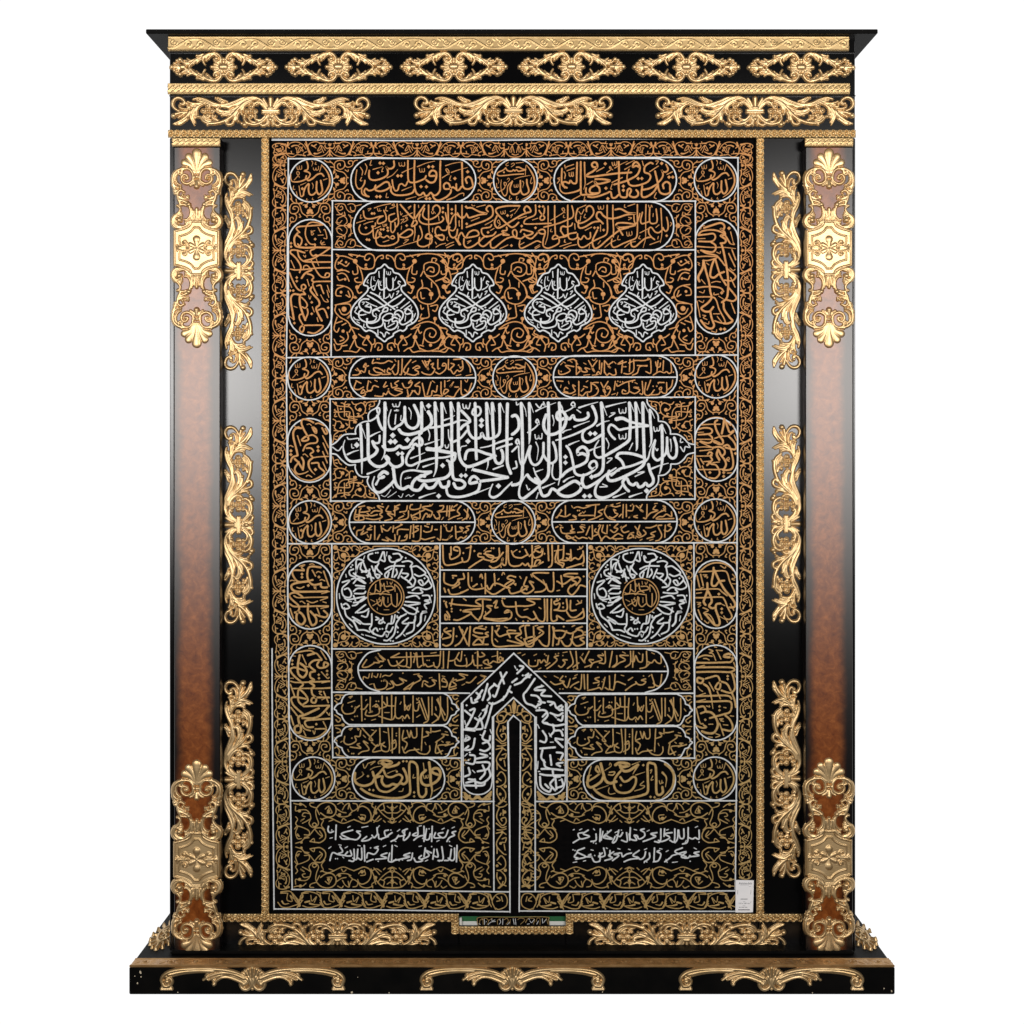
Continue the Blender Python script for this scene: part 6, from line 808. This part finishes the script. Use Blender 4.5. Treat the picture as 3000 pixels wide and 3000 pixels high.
for x, ys in ((908, (617, 1013, 1198, 1441, 1616, 1867, 2193)), (2098, (615, 1009, 1194, 1436, 1613, 1866, 2193))):
    for i, y in enumerate(ys): gap(panel('vine_spandrel', 'g'), x, y, 1, -1 if i in (1, 3, 5) else 1)
GB = """10 40,520 90,510 150,520 180,580 220,610 270,600; 10 90,520 60,560 90,590 130,570 120,540 100,550; 10 190,520 240,510 280,540 270,590 230,590 220,550; 10 270,540 310,530 350,520; 10 40,540 70,600 110,640 160,650; 10 60,640 100,640 130,620; 10 130,650 170,680 180,730 140,770; 10 130,660 80,680 60,720 90,740 120,710; 10 50,730 80,760 140,770 220,770; b24 210,768; 10 220,650 230,700 220,750; 10 200,640 220,670 250,680; 10 150,610 160,650"""
for cy, s, x0 in ((661, 1.0, 972), (1965, .87, 974)):
    for ax in (None, 1505 if cy < 1000 else 1504):
        p = panel('vine_spandrel', 'g')
        for sy in (1, -1): p.add(GB, 0, 0, 4.044, lambda q, ax=ax, sy=sy, s=s, cy=cy, x0=x0: flip(ax)(np.stack([x0 + q[:, 0], cy + (q[:, 1] - 770 / 4.044) * s * sy], 1)))
GS = """9 30,40 60,30 80,50 60,70 40,60; 9 30,80 50,100 30,140; 9 30,200 60,220 80,240 60,260 40,240; 9 30,290 110,285; b12 100,285; 9 40,310 70,320 80,340 50,350; 9 30,390 50,420; 9 30,480 50,470 70,500 60,540 40,520; 9 50,540 110,550; 9 40,30 110,35"""
for ox, oy, ax in ((970, 2025, 1162), (1653, 2028, 1845)):
    panel('vine_spandrel', 'g').add(GS, ox, oy, 2.874); panel('vine_spandrel', 'g').add(GS, ox, oy, 2.874, flip(ax))
US = "16 1560,1190 1590,1220 1620,1240 1660,1225 1700,1240 1740,1210 1770,1180; 16 1570,1240 1600,1210; 16 1720,1240 1760,1235; 16 1640,1230 1660,1210 1680,1230; 16 1560,1200 1575,1225; 16 1765,1200 1750,1225"
panel('vine_spandrel', 'g').add(US, 780, 1880, 2.683); panel('vine_spandrel', 'g').add(US, 780, 1880, 2.683, flip(1507))
# ------------------------------------------------------------------ building the curtain
D_CLOTH = .066
def ribbons(pen, depth, lift=.0016, seed=0):
    """raised satin-stitch mesh of a pen's strokes; each stroke lies a hair higher or lower than its neighbours"""
    V = []; F = []; rnd = random.Random(seed)
    def quad(a, b, c, d): F.append((a, b, c, d))
    for it in pen.items:
        h = lift + rnd.random() * .0006; zf = depth - h; zb = depth + .0006
        if it[0] in 'db':
            n = 4 if it[0] == 'd' else 12; c, r = it[1], it[2]; o = len(V)
            for k in range(n):
                t = k * 2 * math.pi / n; V.append(P(c[0] + r * math.cos(t), c[1] + r * math.sin(t), zb))
            for k in range(n):
                t = k * 2 * math.pi / n; V.append(P(c[0] + r * .86 * math.cos(t), c[1] + r * .86 * math.sin(t), zf))
            for k in range(n): F.append((o + (k + 1) % n, o + k, o + n + k, o + n + (k + 1) % n))
            F.append(tuple(o + n + k for k in range(n))[::-1])
            continue
        ln, wd, kind = it[1], it[2], it[3]
        keep = np.r_[True, np.hypot(*(np.diff(ln, axis=0).T)) > .02]; ln = ln[keep]; wd = wd[keep]
        if len(ln) < 2: continue
        closed = kind == 'c' or np.hypot(*(ln[0] - ln[-1])) < .01 and len(ln) > 6
        t = np.gradient(ln, axis=0)
        if closed: t[0] = t[-1] = (ln[1] - ln[0]) + (ln[-1] - ln[-2])
        L = np.hypot(t[:, 0], t[:, 1])[:, None]; t = t / np.maximum(L, 1e-6)
        if kind == 'l' and not closed and len(ln) < 8:      # mitred joints of the straight lines
            s = np.diff(ln, axis=0); s = s / np.hypot(s[:, 0], s[:, 1])[:, None]
            wd = wd.copy()
            for i in range(1, len(ln) - 1): wd[i] = wd[i] / max(.5, abs(t[i] @ s[i]))
        nrm = np.stack([-t[:, 1], t[:, 0]], 1)
        if not closed:      # rounded tips
            e = .42
            ln = np.vstack([ln[0] - t[0] * wd[0] * e * .75, ln, ln[-1] + t[-1] * wd[-1] * e * .75])
            wd = np.r_[wd[0] * .5, wd, wd[-1] * .5]; nrm = np.vstack([nrm[0], nrm, nrm[-1]])
        o = len(V)
        for p, w, n in zip(ln, wd, nrm):
            b = min(.9, w * .2)
            for s, q in ((-w / 2, zb), (-w / 2 + b, zf), (w / 2 - b, zf), (w / 2, zb)):
                V.append(P(p[0] + n[0] * s, p[1] + n[1] * s, q))
        m = len(ln)
        for i in range(m - 1):
            a, b = o + i * 4, o + i * 4 + 4
            for k in range(3): F.append((a + k, b + k, b + k + 1, a + k + 1))
        if not closed:
            F.append((o, o + 1, o + 2, o + 3)); e = o + (m - 1) * 4; F.append((e + 3, e + 2, e + 1, e))
    return V, F
def stitch(name, pen, m, parent, depth, lift=.0016, seed=0):
    V, F = ribbons(pen, depth, lift, seed)
    V = np.array(V); c = V.mean(0)
    o = link_mesh(name, V - c, F, m); WORLD[o] = tuple(c); attach(o, parent, WORLD[o])
    return o
cur_loc = P(1505, 2684, D_CLOTH)
curtain = empty('embroidered_curtain', cur_loc); WORLD[curtain] = cur_loc
tag(curtain, 'black curtain embroidered with gold and silver Arabic script, rings, cartouches and vines inside the frame', 'curtain')
slab('cloth', 787, 2224, 405.5, 2684, D_CLOTH, D_CLOTH + .008, M_CLOTH, curtain, .001)
for i, (name, col, pen) in enumerate(PANELS):
    fine = 'vine' in name or 'flower' in name
    if fine: pen.items = [(it[0], it[1], it[2] * 1.28) + tuple(it[3:]) for it in pen.items]
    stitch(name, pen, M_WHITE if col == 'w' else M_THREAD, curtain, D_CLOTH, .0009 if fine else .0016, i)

# the strip of another cloth showing in the gap under the curtain
hl = P(1502, 2716, .062); hem = empty('lower_cloth_strip', hl); WORLD[hem] = hl
tag(hem, 'green and white cloth strip with black lettered patch in the gap below the curtain', 'cloth strip')
slab('green_band', 1345, 1657, 2685, 2699.3, .065, .068, M_GREEN, hem, .001)
slab('white_band', 1345, 1657, 2699.5, 2716, .063, .068, M_CREAM, hem, .001)
slab('patch', 1399, 1609, 2686.5, 2717, .059, .0628, M_CLOTH, hem, .0008)
slab('end_block', 1346, 1353, 2690, 2711, .052, .0625, M_CREAM, hem, .0008)
g = Pen(); w = Pen()
g.add('12 455,270 440,180 500,110 1092,110; 10 480,250 490,170 540,140 550,250; 10 520,160 600,130 650,180 620,250; 10 640,180 720,130; 10 820,250 820,170 880,130; 10 940,160 1000,130 1020,190 980,240; 10 1050,240 1060,150', 1330, 2670, 6.42)
g.add('12 0,103 600,100 650,150 660,240; 10 100,150 150,120 230,150 150,230; 10 240,200 280,130 330,120 400,140 380,230; 10 430,180 450,120 490,120; 10 500,130 500,240; 10 610,120 640,230', 1500, 2670, 6.07)
w.add('13 570,150 575,250; 13 640,250 700,200 780,190; 11 710,140 720,180 770,160; 13 860,150 880,200 850,240; 13 920,140 915,250; 11 1000,250 1050,200; 11 600,200 612,188; 11 470,230 500,250', 1330, 2670, 6.42)
w.add('12 20,130 40,230; 12 60,130 70,240; 12 320,170 350,200 400,140; 12 440,230 470,170; 12 540,130 545,210; 12 560,200 610,140; 12 270,230 310,220; 12 300,130 310,150', 1500, 2670, 6.07)
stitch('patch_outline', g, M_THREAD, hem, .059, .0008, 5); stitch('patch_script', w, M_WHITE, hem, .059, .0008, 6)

# the paper tag hung at the lower right corner
def sheet(name, pts, d0, th, m, parent, loc):
    f = [P(x, y, d0) for x, y in pts]; n = len(f)
    V = [tuple(a - b for a, b in zip(v, loc)) for v in f] + [(v[0] - loc[0], v[1] - loc[1] + th, v[2] - loc[2]) for v in f]
    F = [list(range(n))[::-1], list(range(n, 2 * n))] + [[i, (i + 1) % n, n + (i + 1) % n, n + i] for i in range(n)]
    o = link_mesh(name, V, F, m); WORLD[o] = loc; attach(o, parent, loc); return o
tl = P(2181, 2674, .06); price = empty('price_tag', tl); WORLD[price] = tl
tag(price, 'white paper price tag with printed grey lines at the lower right corner of the curtain', 'price tag')
TP = [(2155.5, 2578), (2180, 2578.6), (2208.5, 2579), (2207.5, 2620), (2206, 2672.5), (2180, 2673.5), (2154.5, 2673), (2155, 2620)]
sheet('paper', TP, .0595, .0006, M_PAPER, price, tl)
def words(txt, px, py, hpx, sx_=1.):
    cu = bpy.data.curves.new('printed_line', 'FONT'); cu.body = txt; cu.size = hpx * .00145; cu.align_x = 'CENTER'; cu.resolution_u = 2; cu.extrude = .0001
    t = bpy.data.objects.new('printed_line', cu); C.objects.link(t)
    me = bpy.data.meshes.new_from_object(t.evaluated_get(bpy.context.evaluated_depsgraph_get()))
    C.objects.unlink(t); bpy.data.objects.remove(t)
    me.materials.clear(); me.materials.append(M_INK)
    o = bpy.data.objects.new('printed_line', me); C.objects.link(o); WORLD[o] = P(px, py, .0592)
    attach(o, price, WORLD[o]); o.rotation_euler = (CP, 0, 0); o.scale = (sx_, 1, 1)
words('Azizizadeh', 2184, 2591, 6.4); words('150 x 240 cm', 2180, 2648.5, 4.2)
q = Pen()
for x0, x1, y, h in ((2168, 2194, 2594, .5), (2194, 2200, 2597, .7), (2170, 2190, 2634, 2.2), (2177, 2183, 2641.5, .9), (2176, 2183, 2653.5, .9)):
    q.add('l%.2f %.1f,%.1f %.1f,%.1f' % (h, x0, y, x1, y))
for k in range(11): q.add('l2.0 %.1f,2658 %.1f,2658' % (2166 + k * 2.15, 2167.2 + k * 2.15)) if k not in (2, 7) else None
for k in range(14): q.add('l%.1f %.1f,2665.5 %.1f,2665.5' % (3.2, 2163.5 + k * 2.35, 2165.2 + k * 2.35))
for x in (2161.5, 2200): q.add('l.9 %.1f,2608 %.1f,2620' % (x, x - .4))
q.add('l.8 2200,2641 2199.6,2646')
stitch('printed_bars', q, M_INK, price, .0593, .0002, 3)
